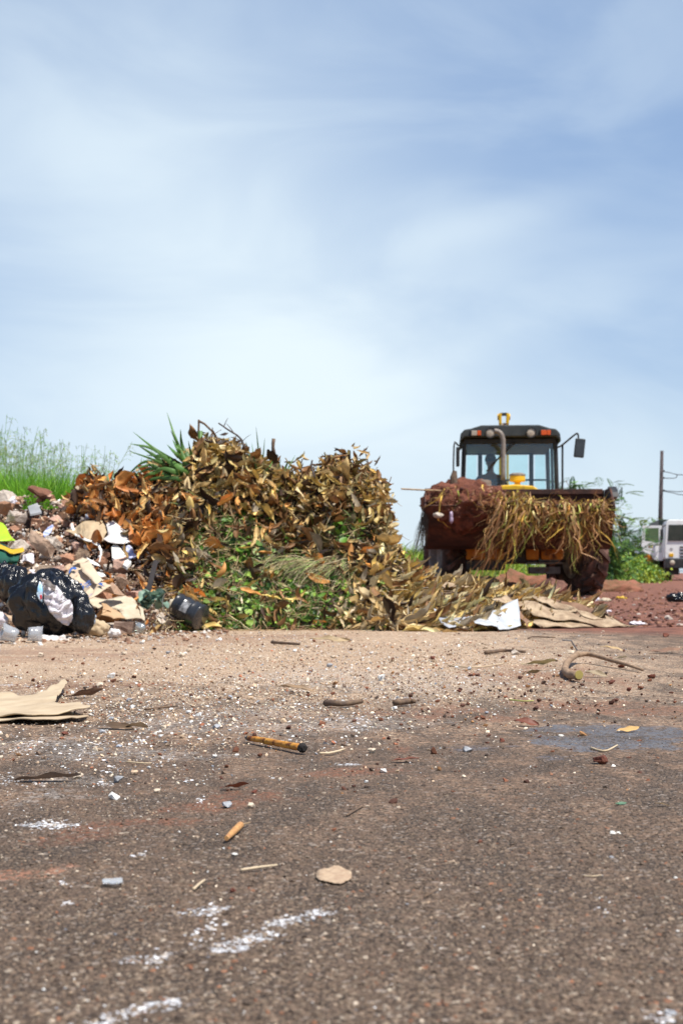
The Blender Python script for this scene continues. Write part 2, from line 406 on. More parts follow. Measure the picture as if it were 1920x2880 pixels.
    col = patch(col, streaks, n_speck, .60, .9, (.72, .74, .78), 1.0)
    L(nt, col, b.inputs['Base Color']); b.inputs['Roughness'].default_value = .82; b.inputs['Specular IOR Level'].default_value = .35
    bh = math_n(nt, 'ADD', math_n(nt, 'MULTIPLY', edge, .5), math_n(nt, 'MULTIPLY', s1.outputs[2], .8))
    bh = math_n(nt, 'ADD', bh, math_n(nt, 'MULTIPLY', n_speck, .9))
    bp = N(nt, 'Bump'); bp.inputs['Strength'].default_value = .75; bp.inputs['Distance'].default_value = .0035
    L(nt, bh, bp.inputs['Height']); L(nt, bp.outputs[0], b.inputs['Normal'])
    return m
g = MB()
# a finer sheet near the viewer that dips and rises a few millimetres, out to the horizon
xs = list(np.concatenate([[-1500, -300, -60, -20, -10], np.linspace(-5, 5, 41), [10, 20, 60, 300, 1500]]))
ys = list(np.concatenate([[-1500, -20, -3], np.linspace(0, 12, 61), [14, 17, 22, 30, 60, 150, 500, 2500]]))
def gz(x, y):
    k = max(0, min(1, (12-y)/3))*max(0, min(1, (5-abs(x))/1.5))*max(0, min(1, (y-.2)))
    return .006*mn.noise(Vector((x*.9, y*.9, 3)))*k
g.add([(x, y, gz(x, y)) for y in ys for x in xs], [(j*len(xs)+i, j*len(xs)+i+1, (j+1)*len(xs)+i+1, (j+1)*len(xs)+i) for j in range(len(ys)-1) for i in range(len(xs)-1)])
ground = g.build('ground', ground_material(), smooth=True); tag(ground, kind='structure')

# ---------------------------------------------------------------- loose grit on the road
def ico(sub=1):
    bm = bmesh.new(); bmesh.ops.create_icosphere(bm, subdivisions=sub, radius=.5)
    V = np.array([v.co[:] for v in bm.verts]); Fc = np.array([[v.index for v in f.verts] for f in bm.faces]); bm.free(); return V, Fc
def peb_proto(seed, flat=.6):
    r = np.random.default_rng(seed); V, Fc = ico(1)
    V = V*(1+.35*r.normal(size=(len(V), 1))*.6); V = V*np.array([1, r.uniform(.55, .95), flat*r.uniform(.7, 1.1)])
    return V, Fc, np.ones(len(V))*r.uniform(.9, 1.1)
PEB = [peb_proto(i) for i in range(12)]
def road_points(n, wfun, y0=1770, y1=2880, x0=-60, x1=1980):
    px = rng.uniform(x0, x1, n*6); py = y0+(y1-y0)*rng.uniform(0, 1, n*6)**1.0
    wv = np.array([wfun(a, b_) for a, b_ in zip(px, py)]); keep = rng.uniform(size=n*6) < wv
    px, py = px[keep][:n], py[keep][:n]; d = FPX*H/(py-HY)
    return px, py, np.stack([(px-CX)/FPX*d, d, np.zeros_like(d)], 1)
def gauss(px, py, cx, cy, sx, sy): return math.exp(-((px-cx)/sx)**2-((py-cy)/sy)**2)
def w_band(px, py):
    k = 1.3*gauss(px, py, 950, 1880, 440, 110)+.7*gauss(px, py, 450, 2000, 450, 100)+.35*gauss(px, py, 1350, 1850, 350, 110)+.5*gauss(px, py, 600, 1840, 200, 30)
    k *= .55+.9*max(0, mn.noise(Vector((px*.012, py*.03, 1)))+.35)
    return min(1, k+.012+.05*(px < 600 and py < 2300))
WH = (.74, .71, .66)
px, py, P = road_points(34000, w_band, 1775, 2880)
sz = rng.gamma(1.2, .0022, len(P))+.0013; sz = np.minimum(sz, .020)*(.55+.09*P[:, 1])
sz = np.where(P[:, 1] < 2.2, np.minimum(sz*.62, .0036), sz)
T, Nn = frames(np.tile([0, 0, 1.0], (len(P), 1)), .35)
P[:, 2] = sz*.18
cols = pick([WH, (.74, .62, .47), (.50, .36, .24), (.25, .17, .12), (.33, .13, .07), (.3, .32, .36), (.7, .7, .68)], len(P), [2.6, 5, 7, 5.5, 1.8, 1, 1.2])
V, Fc, C = scatter(PEB, P, T, Nn, sz, cols)
tag(np_obj('gravel', V, Fc, C, M['grit'], smooth=False), kind='stuff', label='pale loose gravel strewn over the road in front of heap')
# white plaster crumbs in loose clusters and smears
cl = [(110, 2095, 90, 14, 80, 0), (60, 2110, 60, 12, 60, 0), (230, 2120, 60, 12, 60, 0), (270, 2090, 70, 10, 60, -6), (400, 2080, 60, 14, 60, -5), (20, 2195, 40, 12, 60, 0), (110, 2205, 40, 10, 50, 0),
      (140, 2318, 75, 9, 110, 0), (160, 2325, 60, 8, 60, 0), (690, 2640, 75, 12, 150, -14), (800, 2590, 55, 10, 110, -18), (885, 2567, 22, 8, 70, -18), (620, 2668, 25, 6, 60, -8), (440, 2692, 50, 8, 70, -18), (560, 2640, 40, 12, 30, -20),
      (590, 2600, 30, 16, 40, -20), (600, 2560, 26, 20, 40, 0), (380, 2840, 60, 9, 130, -22), (300, 2868, 50, 8, 80, -22), (480, 2815, 20, 6, 30, -20), (1875, 2865, 26, 12, 60, -10), (1700, 2560, 40, 24, 16, 30), (330, 2160, 40, 8, 40, 0), (300, 2205, 40, 6, 40, 0), (450, 2130, 60, 9, 60, 0),
      (660, 2040, 80, 8, 60, 0), (800, 2090, 70, 8, 40, 0), (520, 2010, 120, 8, 60, 0), (1010, 2045, 60, 9, 90, 0), (980, 2020, 120, 10, 90, 0), (400, 2400, 30, 6, 26, 0), (180, 2480, 12, 6, 20, 0), (190, 2535, 16, 6, 24, 0), (530, 2195, 16, 6, 20, 0), (560, 2250, 20, 6, 24, 0), (770, 2185, 20, 5, 16, 0), (1130, 1960, 110, 10, 70, 0), (900, 1985, 150, 9, 80, 0), (80, 1930, 40, 5, 40, 0), (1320, 1905, 60, 8, 40, 0), (1360, 1880, 60, 6, 40, 0)]
Q = []
for cx_, cy_, sx_, sy_, n_, an in cl:
    ca_, sa_ = math.cos(R(an)), math.sin(R(an))
    for _ in range(int(n_*.85)):
        u_, w_ = random.gauss(0, sx_*.6)*random.choice((.5, .8, 1.3)), random.gauss(0, sy_*.75)*random.choice((.5, 1, 1.6)); a_, b_ = cx_+u_*ca_-w_*sa_, cy_+u_*sa_+w_*ca_
        if b_ > 1775: p_ = G(a_, b_); Q.append((p_.x, p_.y, gz(p_.x, p_.y), b_))
Q = np.array(Q); P = Q[:, :3].copy(); sz = rng.gamma(1.6, .0019, len(P))*(.45+.28*P[:, 1])+.0009; sz = np.minimum(sz, .004+.0018*P[:, 1]); P[:, 2] += sz*.05
FLAT = [(V_*np.array([1, 1, .35]), F_, S_) for V_, F_, S_ in PEB]
T, Nn = frames(np.tile([0, 0, 1.0], (len(P), 1)), .15)
V, Fc, C = scatter(FLAT, P, T, Nn, sz, pick([(.70, .70, .72), (.56, .55, .56), (.50, .44, .38)], len(P), [4, 4, 3]))
tag(np_obj('plaster_crumbs', V, Fc, C, M['grit'], smooth=False), kind='stuff', label='crushed white plaster crumbs smeared over the near road')
# dark crumbs of earth and bark
def w_dark(px, py): return min(1, .5*gauss(px, py, 1500, 1900, 450, 140)+.35*gauss(px, py, 300, 1920, 350, 60)+.15*gauss(px, py, 1100, 2050, 500, 150)+.008)
px, py, P = road_points(1500, w_dark, 1770, 2500)
sz = (rng.gamma(2., .003, len(P))+.002)*(.5+.1*P[:, 1]); sz = np.minimum(sz, .02)
T, Nn = frames(np.tile([0, 0, 1.0], (len(P), 1)), .35); P[:, 2] = sz*.2
V, Fc, C = scatter(PEB, P, T, Nn, sz, pick([(.10, .04, .025), (.16, .06, .03), (.06, .04, .03), (.3, .15, .06)], len(P), [3, 3, 2, 1]))
tag(np_obj('soil_crumbs', V, Fc, C, M['grit'], smooth=False), kind='stuff', label='dark red soil crumbs scattered across the road')
# aggregate standing proud of the tar close to the viewer
px, py, P = road_points(20000, lambda a, b_: min(1, .35+(b_-2100)/500), 2080, 2890)
P = P[P[:, 1] < 2.9]; sz = rng.gamma(5, .00085, len(P)).clip(.0015, .009); P[:, 2] = -sz*.08+np.array([gz(a, b_) for a, b_ in P[:, :2]])
T, Nn = frames(np.tile([0, 0, 1.0], (len(P), 1)), .25)
V, Fc, C = scatter(PEB, P, T, Nn, sz, pick([(.10, .069, .048), (.15, .105, .073), (.21, .155, .11), (.07, .047, .033), (.32, .26, .20), (.22, .10, .055)], len(P), [4, 5, 4, 3, 1, .5]))
tag(np_obj('road_aggregate', V, Fc, C, M['grit'], smooth=False), kind='structure')
# clods and rubbish specks over the red lot
def w_lot(px, py): return min(1, .9*(px > 1500)+.2)
def lot_pts(n, pa, pb, da, db):
    px = rng.uniform(pa, pb, n); d = 1/rng.uniform(1/db, 1/da, n)
    return np.stack([(px-CX)/FPX*d, d, np.zeros(n)], 1)
P = np.concatenate([lot_pts(900, 1600, 2050, 8.6, 30), lot_pts(500, 1100, 1700, 9.8, 24)])
sz = rng.gamma(2., .010, len(P))+.008; T, Nn = frames(np.tile([0, 0, 1.0], (len(P), 1)), .3); P[:, 2] = sz*.1
V, Fc, C = scatter(PEB, P, T, Nn, sz, pick([(.17, .07, .04), (.10, .04, .03), (.3, .16, .1), (.5, .42, .36)], len(P), [5, 4, 3, 1]))
tag(np_obj('earth_clods', V, Fc, C, M['grit'], smooth=False), kind='stuff', label='red brown earth clods over the lot right of the heap')

# ---------------------------------------------------------------- heap surfaces (rows are photo rows, depth is in metres)
TOP = [(-80, 1395), (0, 1398), (100, 1392), (150, 1402), (215, 1405), (240, 1372), (270, 1365), (310, 1372), (350, 1372), (400, 1352), (450, 1350), (500, 1335), (540, 1308),
       (560, 1264), (600, 1254), (650, 1270), (700, 1300), (760, 1325), (800, 1345), (850, 1366), (900, 1350), (940, 1322), (970, 1324), (1000, 1348), (1035, 1366), (1062, 1408), (1078, 1440), (1088, 1520), (1110, 1578),
       (1150, 1600), (1200, 1618), (1300, 1646), (1400, 1655), (1500, 1672), (1600, 1694), (1680, 1712), (1740, 1738), (1800, 1757)]
BASE = [(-80, 1797), (0, 1794), (100, 1789), (200, 1786), (300, 1783), (400, 1781), (500, 1776), (600, 1770), (800, 1768), (1000, 1768), (1200, 1777), (1350, 1776), (1450, 1766), (1600, 1763), (1800, 1761)]
def top_y(px): return ramp(px, TOP)+(9*mn.noise(Vector((px*.035, 5, 0)))+7*mn.noise(Vector((px*.011, 9, 0))))*(px > 230)*(px < 1075)
def base_y(px): return ramp(px, BASE)
def crest_d(px): return ramp(px, [(-80, 9.6), (400, 9.5), (1050, 9.4), (1110, 9.0), (1300, 9.1), (1600, 9.0), (1800, 8.95)])
def S(px, t, off=0.0):
    by, ty = base_y(px), top_y(px)
    d0 = FPX*H/(by-HY); dc = crest_d(px)
    if px < 560: g_ = t**.9
    elif px < 1090: g_ = t**1.0+.12*math.sin(math.pi*min(1, t*1.1))*math.exp(-((px-780)/260)**2)
    else: g_ = t**.8
    return W(px, lerp(by, ty, t), d0+(dc-d0)*g_+off)
def S_py(px, py, off=0.0):
    by, ty = base_y(px), top_y(px); return S(px, max(0.0, min(1.0, (by-py)/(by-ty))), off)
def S_n(px, t):
    a = S(px+6, t)-S(px-6, t); b_ = S(px, min(1, t+.03))-S(px, max(0, t-.03)); n = a.cross(b_)
    return n.normalized() if n.length > 0 else Vector((0, -1, 0))
def mound(x0, x1, inset, back_d, bump_amp, f, nx=110, nt_=46):
    Vv = []; 
    for i in range(nx+1):
        px = lerp(x0, x1, i/nx); endk = 1
        for j in range(nt_+1):
            t = j/nt_; p = S(px, t*.985); n = S_n(px, t)
            k = mn.fractal(p*f, 1.0, 2.0, 4)
            p = p-n*(inset+bump_amp*k)
            p.z = max(p.z, -.02) if j > 0 else -.03
            Vv.append(p)
        pc = Vv[-1]
        for q in (.12, .35, .65, 1.0):
            d = lerp(pc.y, back_d, q); Vv.append(Vector((pc.x*d/pc.y if px > 0 else pc.x, d, pc.z*(1-q**1.4)-.03*(q == 1))))
    k = nt_+5
    Fc = [(i*k+j, (i+1)*k+j, (i+1)*k+j+1, i*k+j+1) for i in range(nx) for j in range(k-1)]
    return Vv, Fc
# soil body of the rubble
vv, ff = mound(-90, 640, .06, 11.6, .05, 5)
mb = MB(); mb.add(vv, ff); o = mb.build('soil_heap', M['soil'], smooth=True)
tag(o, 'brown earth heap under the rubble and rubbish at left', 'soil heap')

# ---------------------------------------------------------------- rubble chunks
def chunk(seed, sx, sy, sz, kind='hull'):
    r = random.Random(seed); bm = bmesh.new()
    pts = []
    if kind == 'brick':
        for x in (-1, 1):
            for y in (-1, 1):
                for z in (-1, 1): pts.append(Vector((x*r.uniform(.85, 1), y*r.uniform(.85, 1), z*r.uniform(.85, 1))))
        pts += [Vector((r.uniform(.5, 1.1), r.uniform(-1, 1), r.uniform(-1, 1))) for _ in range(3)]
    else:
        for _ in range(16):
            v = Vector((r.gauss(0, 1), r.gauss(0, 1), r.gauss(0, 1))); v = v/max(abs(v.x), abs(v.y), abs(v.z), .01)*r.uniform(.75, 1); pts.append(v)
    vs_ = [bm.verts.new((p.x*sx/2, p.y*sy/2, p.z*sz/2)) for p in pts]
    h = bmesh.ops.convex_hull(bm, input=vs_)
    bmesh.ops.delete(bm, geom=[g_ for g_ in h['geom_interior'] if isinstance(g_, bmesh.types.BMVert)], context='VERTS')
    loose = [v for v in bm.verts if not v.link_faces]; bmesh.ops.delete(bm, geom=loose, context='VERTS')
    bmesh.ops.dissolve_limit(bm, angle_limit=R(12), verts=bm.verts, edges=bm.edges)
    bmesh.ops.triangulate(bm, faces=bm.faces)
    bmesh.ops.subdivide_edges(bm, edges=bm.edges, cuts=2, use_grid_fill=True)
    s_ = min(sx, sy, sz); o_ = Vector((seed*1.7, seed*.31, 0))
    for v in bm.verts: v.co += v.normal*s_*.13*mn.fractal(v.co/s_*1.6+o_, 1, 2, 3)
    V = np.array([v.co[:] for v in bm.verts]); Fc = [[v.index for v in f.verts] for f in bm.faces]; bm.free()
    return V, Fc
def rock_obj(name, p, size, rot, col, seed, kind='hull', m=None, label=None, cat='rubble chunk', group=None):
    V, Fc = chunk(seed, *size, kind=kind)
    e = np.array(Euler(rot).to_matrix()); V = V@e.T
    me = bpy.data.meshes.new(name); me.from_pydata(V.tolist(), [], Fc); me.update()
    a = me.color_attributes.new('Col', 'FLOAT_COLOR', 'POINT'); a.data.foreach_set('color', np.tile([*col, 1], (len(V), 1)).astype(np.float32).ravel())
    bmm = bmesh.new(); bmm.from_mesh(me); bmesh.ops.recalc_face_normals(bmm, faces=bmm.faces); bmm.to_mesh(me); bmm.free()
    me.materials.append(m or M['rock']); o = bpy.data.objects.new(name, me); COL.objects.link(o); o.location = p
    tag(o, label, cat, group); return o
ROCKC = {'pale grey': (.66, .57, .48), 'tan': (.62, .44, .29), 'reddish brown': (.40, .21, .13), 'dark brown': (.17, .085, .055), 'dusty pink': (.54, .34, .26)}
def rz_zone(px, py):
    a = 'left edge' if px < 110 else 'middle' if px < 300 else 'right side'
    b_ = 'near the crest' if py < 1480 else 'halfway up' if py < 1610 else 'low down' if py < 1740 else 'at the foot'
    return f'{b_}, {a} of the rubble slope'
k = 0
for i in range(292):
    px = random.uniform(-20, 470); t = random.uniform(0, 1.0)
    if px > 300 and t > 1.05-(px-300)/330: continue
    sz_ = min(.20 if t > .2 else .10, random.lognormvariate(math.log(.070 if t > .2 else .05), .45))
    py = lerp(base_y(px), top_y(px), t); p = S(px, t, random.uniform(-.05, .01))
    p = p+S_n(px, t)*sz_*.1; p.z = max(p.z, sz_*.25)
    nm = random.choices(list(ROCKC), [3.2, 5, 3.5, 2, 2])[0]; c = ROCKC[nm]; kx = random.uniform(.8, 1.2)
    big = 'large' if sz_ > .10 else 'medium' if sz_ > .065 else 'small'
    rock_obj('rubble_chunk', p, (sz_, sz_*random.uniform(.55, .9), sz_*random.uniform(.4, .75)), [random.uniform(-.6, .6), random.uniform(-.6, .6), random.uniform(0, 6)],
             [x*kx for x in c], i, random.choice(('hull', 'hull', 'brick')), label=f'{big} {nm} rubble chunk {rz_zone(px, py)}', group='broken rubble chunks on the slope')
# fines between the chunks
n = 7000; pxs = rng.uniform(-60, 540, n); ts = rng.uniform(0, 1, n)
P = np.array([S(a, b_, random.uniform(-.07, 0)) for a, b_ in zip(pxs, ts)]); nn = np.array([S_n(a, b_) for a, b_ in zip(pxs, ts)])
P[:, 2] = np.maximum(P[:, 2], .005)
T, Nn = frames(nn, .6)
V, Fc, C = scatter(PEB, P, T, Nn, rng.gamma(1.8, .006, n)+.004, pick([(.36, .25, .17), (.24, .13, .08), (.55, .45, .36), (.75, .72, .68), (.12, .06, .04)], n, [4, 3, 4, 1.4, 2]))
tag(np_obj('rubble_fines', V, Fc, C, M['grit'], smooth=False), 'small brown stones and crumbs filling gaps in the rubble slope', 'gravel', kind='stuff')
# fines spilling at the foot
n = 900; pxs = rng.uniform(-60, 640, n); d = []
P = np.array([G(a, base_y(a)+abs(random.gauss(0, 12))) for a in pxs]); sz = rng.gamma(2., .005, n)+.004; P[:, 2] = sz*.15
T, Nn = frames(np.tile([0, 0, 1.0], (n, 1)), .4)
V, Fc, C = scatter(PEB, P, T, Nn, sz, pick([(.36, .25, .17), (.24, .13, .08), (.55, .5, .45)], n))
tag(np_obj('spilled_crumbs', V, Fc, C, M['grit'], smooth=False), 'small crumbs spilled along the foot of the rubble', 'gravel', kind='stuff')
# ---------------------------------------------------------------- leaf heap
LEAF = [leaf_proto(i, w=random.uniform(.12, .26), curl=random.uniform(.4, 2.9), fold=random.uniform(.3, 2.0), wav=.03, tip=random.uniform(.6, 1.1), crum=random.choice((0, 0, .006))) for i in range(30)]
PALE = [leaf_proto(100+i, w=random.uniform(.12, .24), curl=random.uniform(.2, 1.5), fold=random.uniform(.3, 1.6), wav=.03) for i in range(16)]
TAN = (.62, .43, .18); YEL = (.70, .50, .16); OLV = (.28, .22, .09); BRN = (.26, .13, .05); DRK = (.055, .030, .018); RST = (.55, .20, .045); GRY = (.44, .36, .25); ORG = (.68, .32, .09); PAL = (.80, .63, .36)
def palette(px, py):
    if px < 470 and py > 1330+max(0, 400-px)*0: return ([ORG, RST, BRN, DRK, TAN, GRY], [4, 4, 4, 2.5, 2.5, 1])
    if px > 1060 or py > 1640 and px > 950: return ([PAL, TAN, YEL, BRN, OLV, GRY, DRK], [8, 6, 2.5, 2.0, .4, 2, .8])
    if py < 1400: return ([YEL, TAN, BRN, OLV, DRK, PAL], [4.5, 5, 4, 2.5, 1.8, 1.5])
    return ([TAN, BRN, DRK, OLV, GRY, ORG, YEL], [4, 4.5, 3.5, 2.5, 2, 1, 1.5])
def weedy(px, py):
    """how much of this spot of the heap is weeds rather than leaves"""
    k = max(gauss(px, py, 860, 1680, 170, 105), .95*gauss(px, py, 670, 1620, 150, 150), .8*gauss(px, py, 640, 1500, 90, 60), .75*gauss(px, py, 960, 1500, 100, 45), .8*gauss(px, py, 700, 1740, 220, 40))
    return min(1, k*1.5)
def heap_pts(n, x0, x1, offr=(-.10, .02), cond=None):
    out = []
    while len(out) < n:
        px = random.uniform(x0, x1); t = random.random()
        py = lerp(base_y(px), top_y(px), t)
        if cond and random.random() > cond(px, py, t): continue
        out.append((px, py, t, random.uniform(*offr)))
    return out
def leaf_cond(px, py, t):
    k = 1-.88*weedy(px, py)
    if px < 520:   # rubble takes over towards the lower left
        lim = ramp(px, [(205, 1430), (260, 1452), (330, 1468), (380, 1510), (430, 1575), (470, 1640), (520, 1740)])
        k *= 1.0 if py < lim else .015
    if px < 205: return 0
    return k
def world_leaf(pts, sizes, protos, spread=.75, jit=.1):
    P = np.array([S(a, c, o_) for a, b_, c, o_ in pts]); Nb = np.array([S_n(a, c) for a, b_, c, o_ in pts])+np.array([0, 0, .25])
    P[:, 2] = np.maximum(P[:, 2], .012)
    T, Nn = frames(unit(Nb), spread, (0, -.2, -.9), .3)
    cols = np.array([pick([random.choices(*palette(a, b_))[0]], 1)[0] for a, b_, c, o_ in pts])
    return P, T, Nn, cols
pts = heap_pts(7800, 205, 1105, (-.26, .10), leaf_cond)
P, T, Nn, cols = world_leaf(pts, None, LEAF)
sz = (.128*np.exp(rng.normal(0, .30, len(P)))).clip(.045, .21)
near = sorted(range(len(pts)), key=lambda i: pts[i][3]-sz[i]*.8)
ind_a = near[:200]; rest = near[200:]
parts = [scatter(LEAF, P[rest], T[rest], Nn[rest], sz[rest], cols[rest])]
vv, ff = mound(225, 1100, .20, 11.2, .09, 4)
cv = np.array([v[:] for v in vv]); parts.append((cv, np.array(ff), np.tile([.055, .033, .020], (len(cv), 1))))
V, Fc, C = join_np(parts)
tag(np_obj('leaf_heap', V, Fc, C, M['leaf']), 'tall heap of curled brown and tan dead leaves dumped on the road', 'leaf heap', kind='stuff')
# loose crest: leaves that stick up against the sky
cr = []
for (a, b_, n_, up) in ((225, 320, 70, 22), (340, 560, 150, 22), (560, 760, 190, 24), (760, 930, 170, 26), (890, 1080, 380, 46)):
    for _ in range(n_):
        px = random.uniform(a, b_); cr.append((px, top_y(px)-abs(random.gauss(0, up*.6))+6, random.uniform(-.25, .25)))
P2 = np.array([W(a, b_, crest_d(a)+o_) for a, b_, o_ in cr]); T2, N2 = frames(np.tile([0, -.5, .6], (len(P2), 1)), .9)
cols2 = pick([YEL, TAN, BRN, DRK, PAL, OLV], len(P2), [3, 4, 4, 2, 2, 2]); cols2[:70] = pick([RST, BRN, ORG], 70)
V, Fc, C = scatter(LEAF, P2, T2, N2, rng.normal(.09, .022, len(P2)).clip(.05, .14), cols2)
tag(np_obj('crest_leaves', V, Fc, C, M['leaf']), 'jagged dead leaves standing up along the crest of the heap', 'leaf heap', kind='stuff')
# ragged right shoulder
sh = []
for _ in range(420):
    py = random.uniform(1330, 1600); px = ramp(py, [(1330, 1035), (1380, 1062), (1450, 1076), (1520, 1080), (1580, 1105)])+random.gauss(-8, 14)
    sh.append((px, py, random.uniform(-.3, .2)))
P3 = np.array([W(a, b_, 9.3+o_-(b_-1330)*.0015) for a, b_, o_ in sh]); T3, N3 = frames(np.tile([.6, -.6, .2], (len(P3), 1)), .9, (0, 0, -1), .4)
V, Fc, C = scatter(LEAF, P3, T3, N3, rng.normal(.09, .022, len(P3)).clip(.05, .14), pick([TAN, YEL, BRN, PAL, OLV], len(P3)))
tag(np_obj('shoulder_leaves', V, Fc, C, M['leaf']), 'tan leaves hanging down the steep right flank of the heap', 'leaf heap', kind='stuff')
def lcol(c):
    r_, g_, b_ = c; s_ = r_+g_+b_
    if s_ < .25: return 'dark brown'
    if r_ > 2.3*g_: return 'rust orange'
    if s_ > .98: return 'pale tan'
    if b_ < .33*r_ and s_ > .6: return 'yellow tan'
    if s_ < .5: return 'brown'
    return 'dull tan'
def lzone(px, py):
    a = 'above the rubble' if px < 430 else 'left of the weeds' if px < 600 else 'over the weeds' if px < 900 else 'near the right flank'
    b_ = 'high on the heap' if py < 1420 else 'midway up the heap' if py < 1580 else 'low on the heap'
    return b_+' '+a
def indiv(idx, pts, P, T, Nn, sz, cols, protos, zone, name, group, cat='leaf', adj='curled dead leaf'):
    for i in idx:
        v, f, c = scatter([random.choice(protos)], P[i:i+1], T[i:i+1], Nn[i:i+1], sz[i:i+1], cols[i:i+1])
        o = np_obj(name, v, f, c, M['leaf'], loc=P[i])
        tag(o, f'{lcol(cols[i])} {"large" if sz[i] > .11 else "small"} {adj} {zone(pts[i][0], pts[i][1])}', cat, group)
indiv(ind_a, pts, P, T, Nn, sz, cols, LEAF, lzone, 'dead_leaf', 'curled dead leaves on the face of the heap')
# the low drift of pale leaves running right
def drift_c(px, py, t): return 1 if px > 1000 else .6*(py > 1560)
ptd = heap_pts(2500, 985, 1560, (-.10, .05), drift_c)+heap_pts(140, 1560, 1700, (-.05, .02))
P, T, Nn, cols = world_leaf(ptd, None, PALE)
T, Nn = frames(unit(np.array([S_n(a, c) for a, b_, c, o_ in ptd])+np.array([0, 0, .7])), .5, (1, -.15, -.15), .5)
T[:, 2] *= .15; T = unit(T); Nn = unit(Nn-T*(Nn*T).sum(1, keepdims=True))
sz = rng.normal(.155, .05, len(P)).clip(.06, .28)
near = sorted(range(len(ptd)), key=lambda i: ptd[i][3]-sz[i]*.8); ind_b = near[:95]; rest = near[95:]
parts = [scatter(PALE, P[rest], T[rest], Nn[rest], sz[rest], cols[rest])]
vv, ff = mound(1060, 1690, .07, 10.0, .04, 5, 60, 20)
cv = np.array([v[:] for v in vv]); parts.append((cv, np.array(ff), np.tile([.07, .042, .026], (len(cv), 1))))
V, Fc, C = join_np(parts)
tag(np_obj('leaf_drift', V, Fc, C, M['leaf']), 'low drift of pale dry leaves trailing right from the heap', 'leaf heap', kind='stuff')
def dzone(px, py): return ('at the left end' if px < 1150 else 'in the middle' if px < 1350 else 'at the right end')+(' top' if py < 1690 else ' foot')+' of the low drift'
indiv(ind_b, ptd, P, T, Nn, sz, cols, PALE, dzone, 'dry_leaf', 'pale dry leaves in the low drift', adj='long dry leaf')

# ---------------------------------------------------------------- weeds and dead stems in the heap
WEED = [leaf_proto(300+i, w=random.uniform(.5, .85), curl=.7, fold=.3, nx=5, ny=2, wav=.02) for i in range(8)]
def weed_c(px, py, t): return weedy(px, py)**1.2
def rand_walk(P, D, step, k, wob, grav=0.0):
    out = [P]; p = P.copy(); d = unit(D)
    for _ in range(k-1):
        d = unit(d+rng.normal(size=d.shape)*wob+np.array([0, 0, -grav])); p = p+d*step; out.append(p)
    return np.stack(out, 1)
wp = heap_pts(7600, 500, 1090, (-.24, -.04), weed_c)
P = np.array([S(a, c, o_) for a, b_, c, o_ in wp]); nb = np.array([S_n(a, c) for a, b_, c, o_ in wp]); P[:, 2] = np.maximum(P[:, 2], .01)
T, Nn = frames(unit(nb+np.array([0, 0, .5])), .6)
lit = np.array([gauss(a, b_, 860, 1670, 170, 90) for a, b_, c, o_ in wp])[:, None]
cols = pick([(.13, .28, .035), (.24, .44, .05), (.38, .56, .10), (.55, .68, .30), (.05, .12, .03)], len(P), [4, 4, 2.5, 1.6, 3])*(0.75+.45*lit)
sel = np.arange(len(P))[:4300]
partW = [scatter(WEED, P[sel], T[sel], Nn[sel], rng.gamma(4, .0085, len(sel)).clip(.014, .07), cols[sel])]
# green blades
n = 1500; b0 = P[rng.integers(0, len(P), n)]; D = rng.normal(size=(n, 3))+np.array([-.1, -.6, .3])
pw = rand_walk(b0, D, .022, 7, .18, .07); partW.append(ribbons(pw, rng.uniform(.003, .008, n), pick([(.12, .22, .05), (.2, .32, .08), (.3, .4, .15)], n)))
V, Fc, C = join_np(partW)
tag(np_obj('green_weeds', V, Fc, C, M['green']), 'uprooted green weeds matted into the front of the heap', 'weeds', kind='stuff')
# dry stems
def stem_c(px, py, t): return min(1, weedy(px, py)*.9+.05)
sp = heap_pts(3600, 420, 1100, (-.25, -.03), lambda a, b_, c: max(stem_c(a, b_, c), .16 if b_ > 1400 else .09)); b0 = np.array([S(a, c, o_) for a, b_, c, o_ in sp]); b0[:, 2] = np.maximum(b0[:, 2], .01)
nb = np.array([S_n(a, c) for a, b_, c, o_ in sp]); D = rng.normal(size=b0.shape); D = D-nb*(D*nb).sum(1, keepdims=True)*.9+np.array([0, -.1, -.25])
pw = rand_walk(b0, D, .024, 9, .17, .04); pw[:, :, 2] = np.maximum(pw[:, :, 2], .004)
V, Fc, C = tubes3(pw, rng.uniform(.0012, .0032, len(b0)), pick([(.40, .26, .13), (.55, .42, .22), (.24, .13, .07), (.66, .54, .34), (.14, .08, .045)], len(b0), [4, 4, 3, 2, 1.5]))
tag(np_obj('dry_stems', V, Fc, C, M['straw']), 'tangle of thin dry stems and roots woven through the weeds', 'dry stems', kind='stuff')
# a combed tuft of straw falling over the brightest weeds
n = 420; s0 = np.array([S_py(random.gauss(880, 55), random.gauss(1580, 9), -.27) for _ in range(n)])
D = np.stack([rng.normal(-.55, .35, n), rng.normal(-.35, .15, n), rng.normal(-.25, .25, n)], 1)
pw = rand_walk(s0, D, .024, 10, .07, .09)
V, Fc, C = tubes3(pw, rng.uniform(.0013, .0028, n), pick([(.50, .42, .20), (.62, .54, .32), (.34, .46, .14), (.34, .24, .14)], n))
tag(np_obj('straw_tuft', V, Fc, C, M['straw']), 'combed tuft of pale straw over the brightest green weeds', 'straw', kind='stuff')

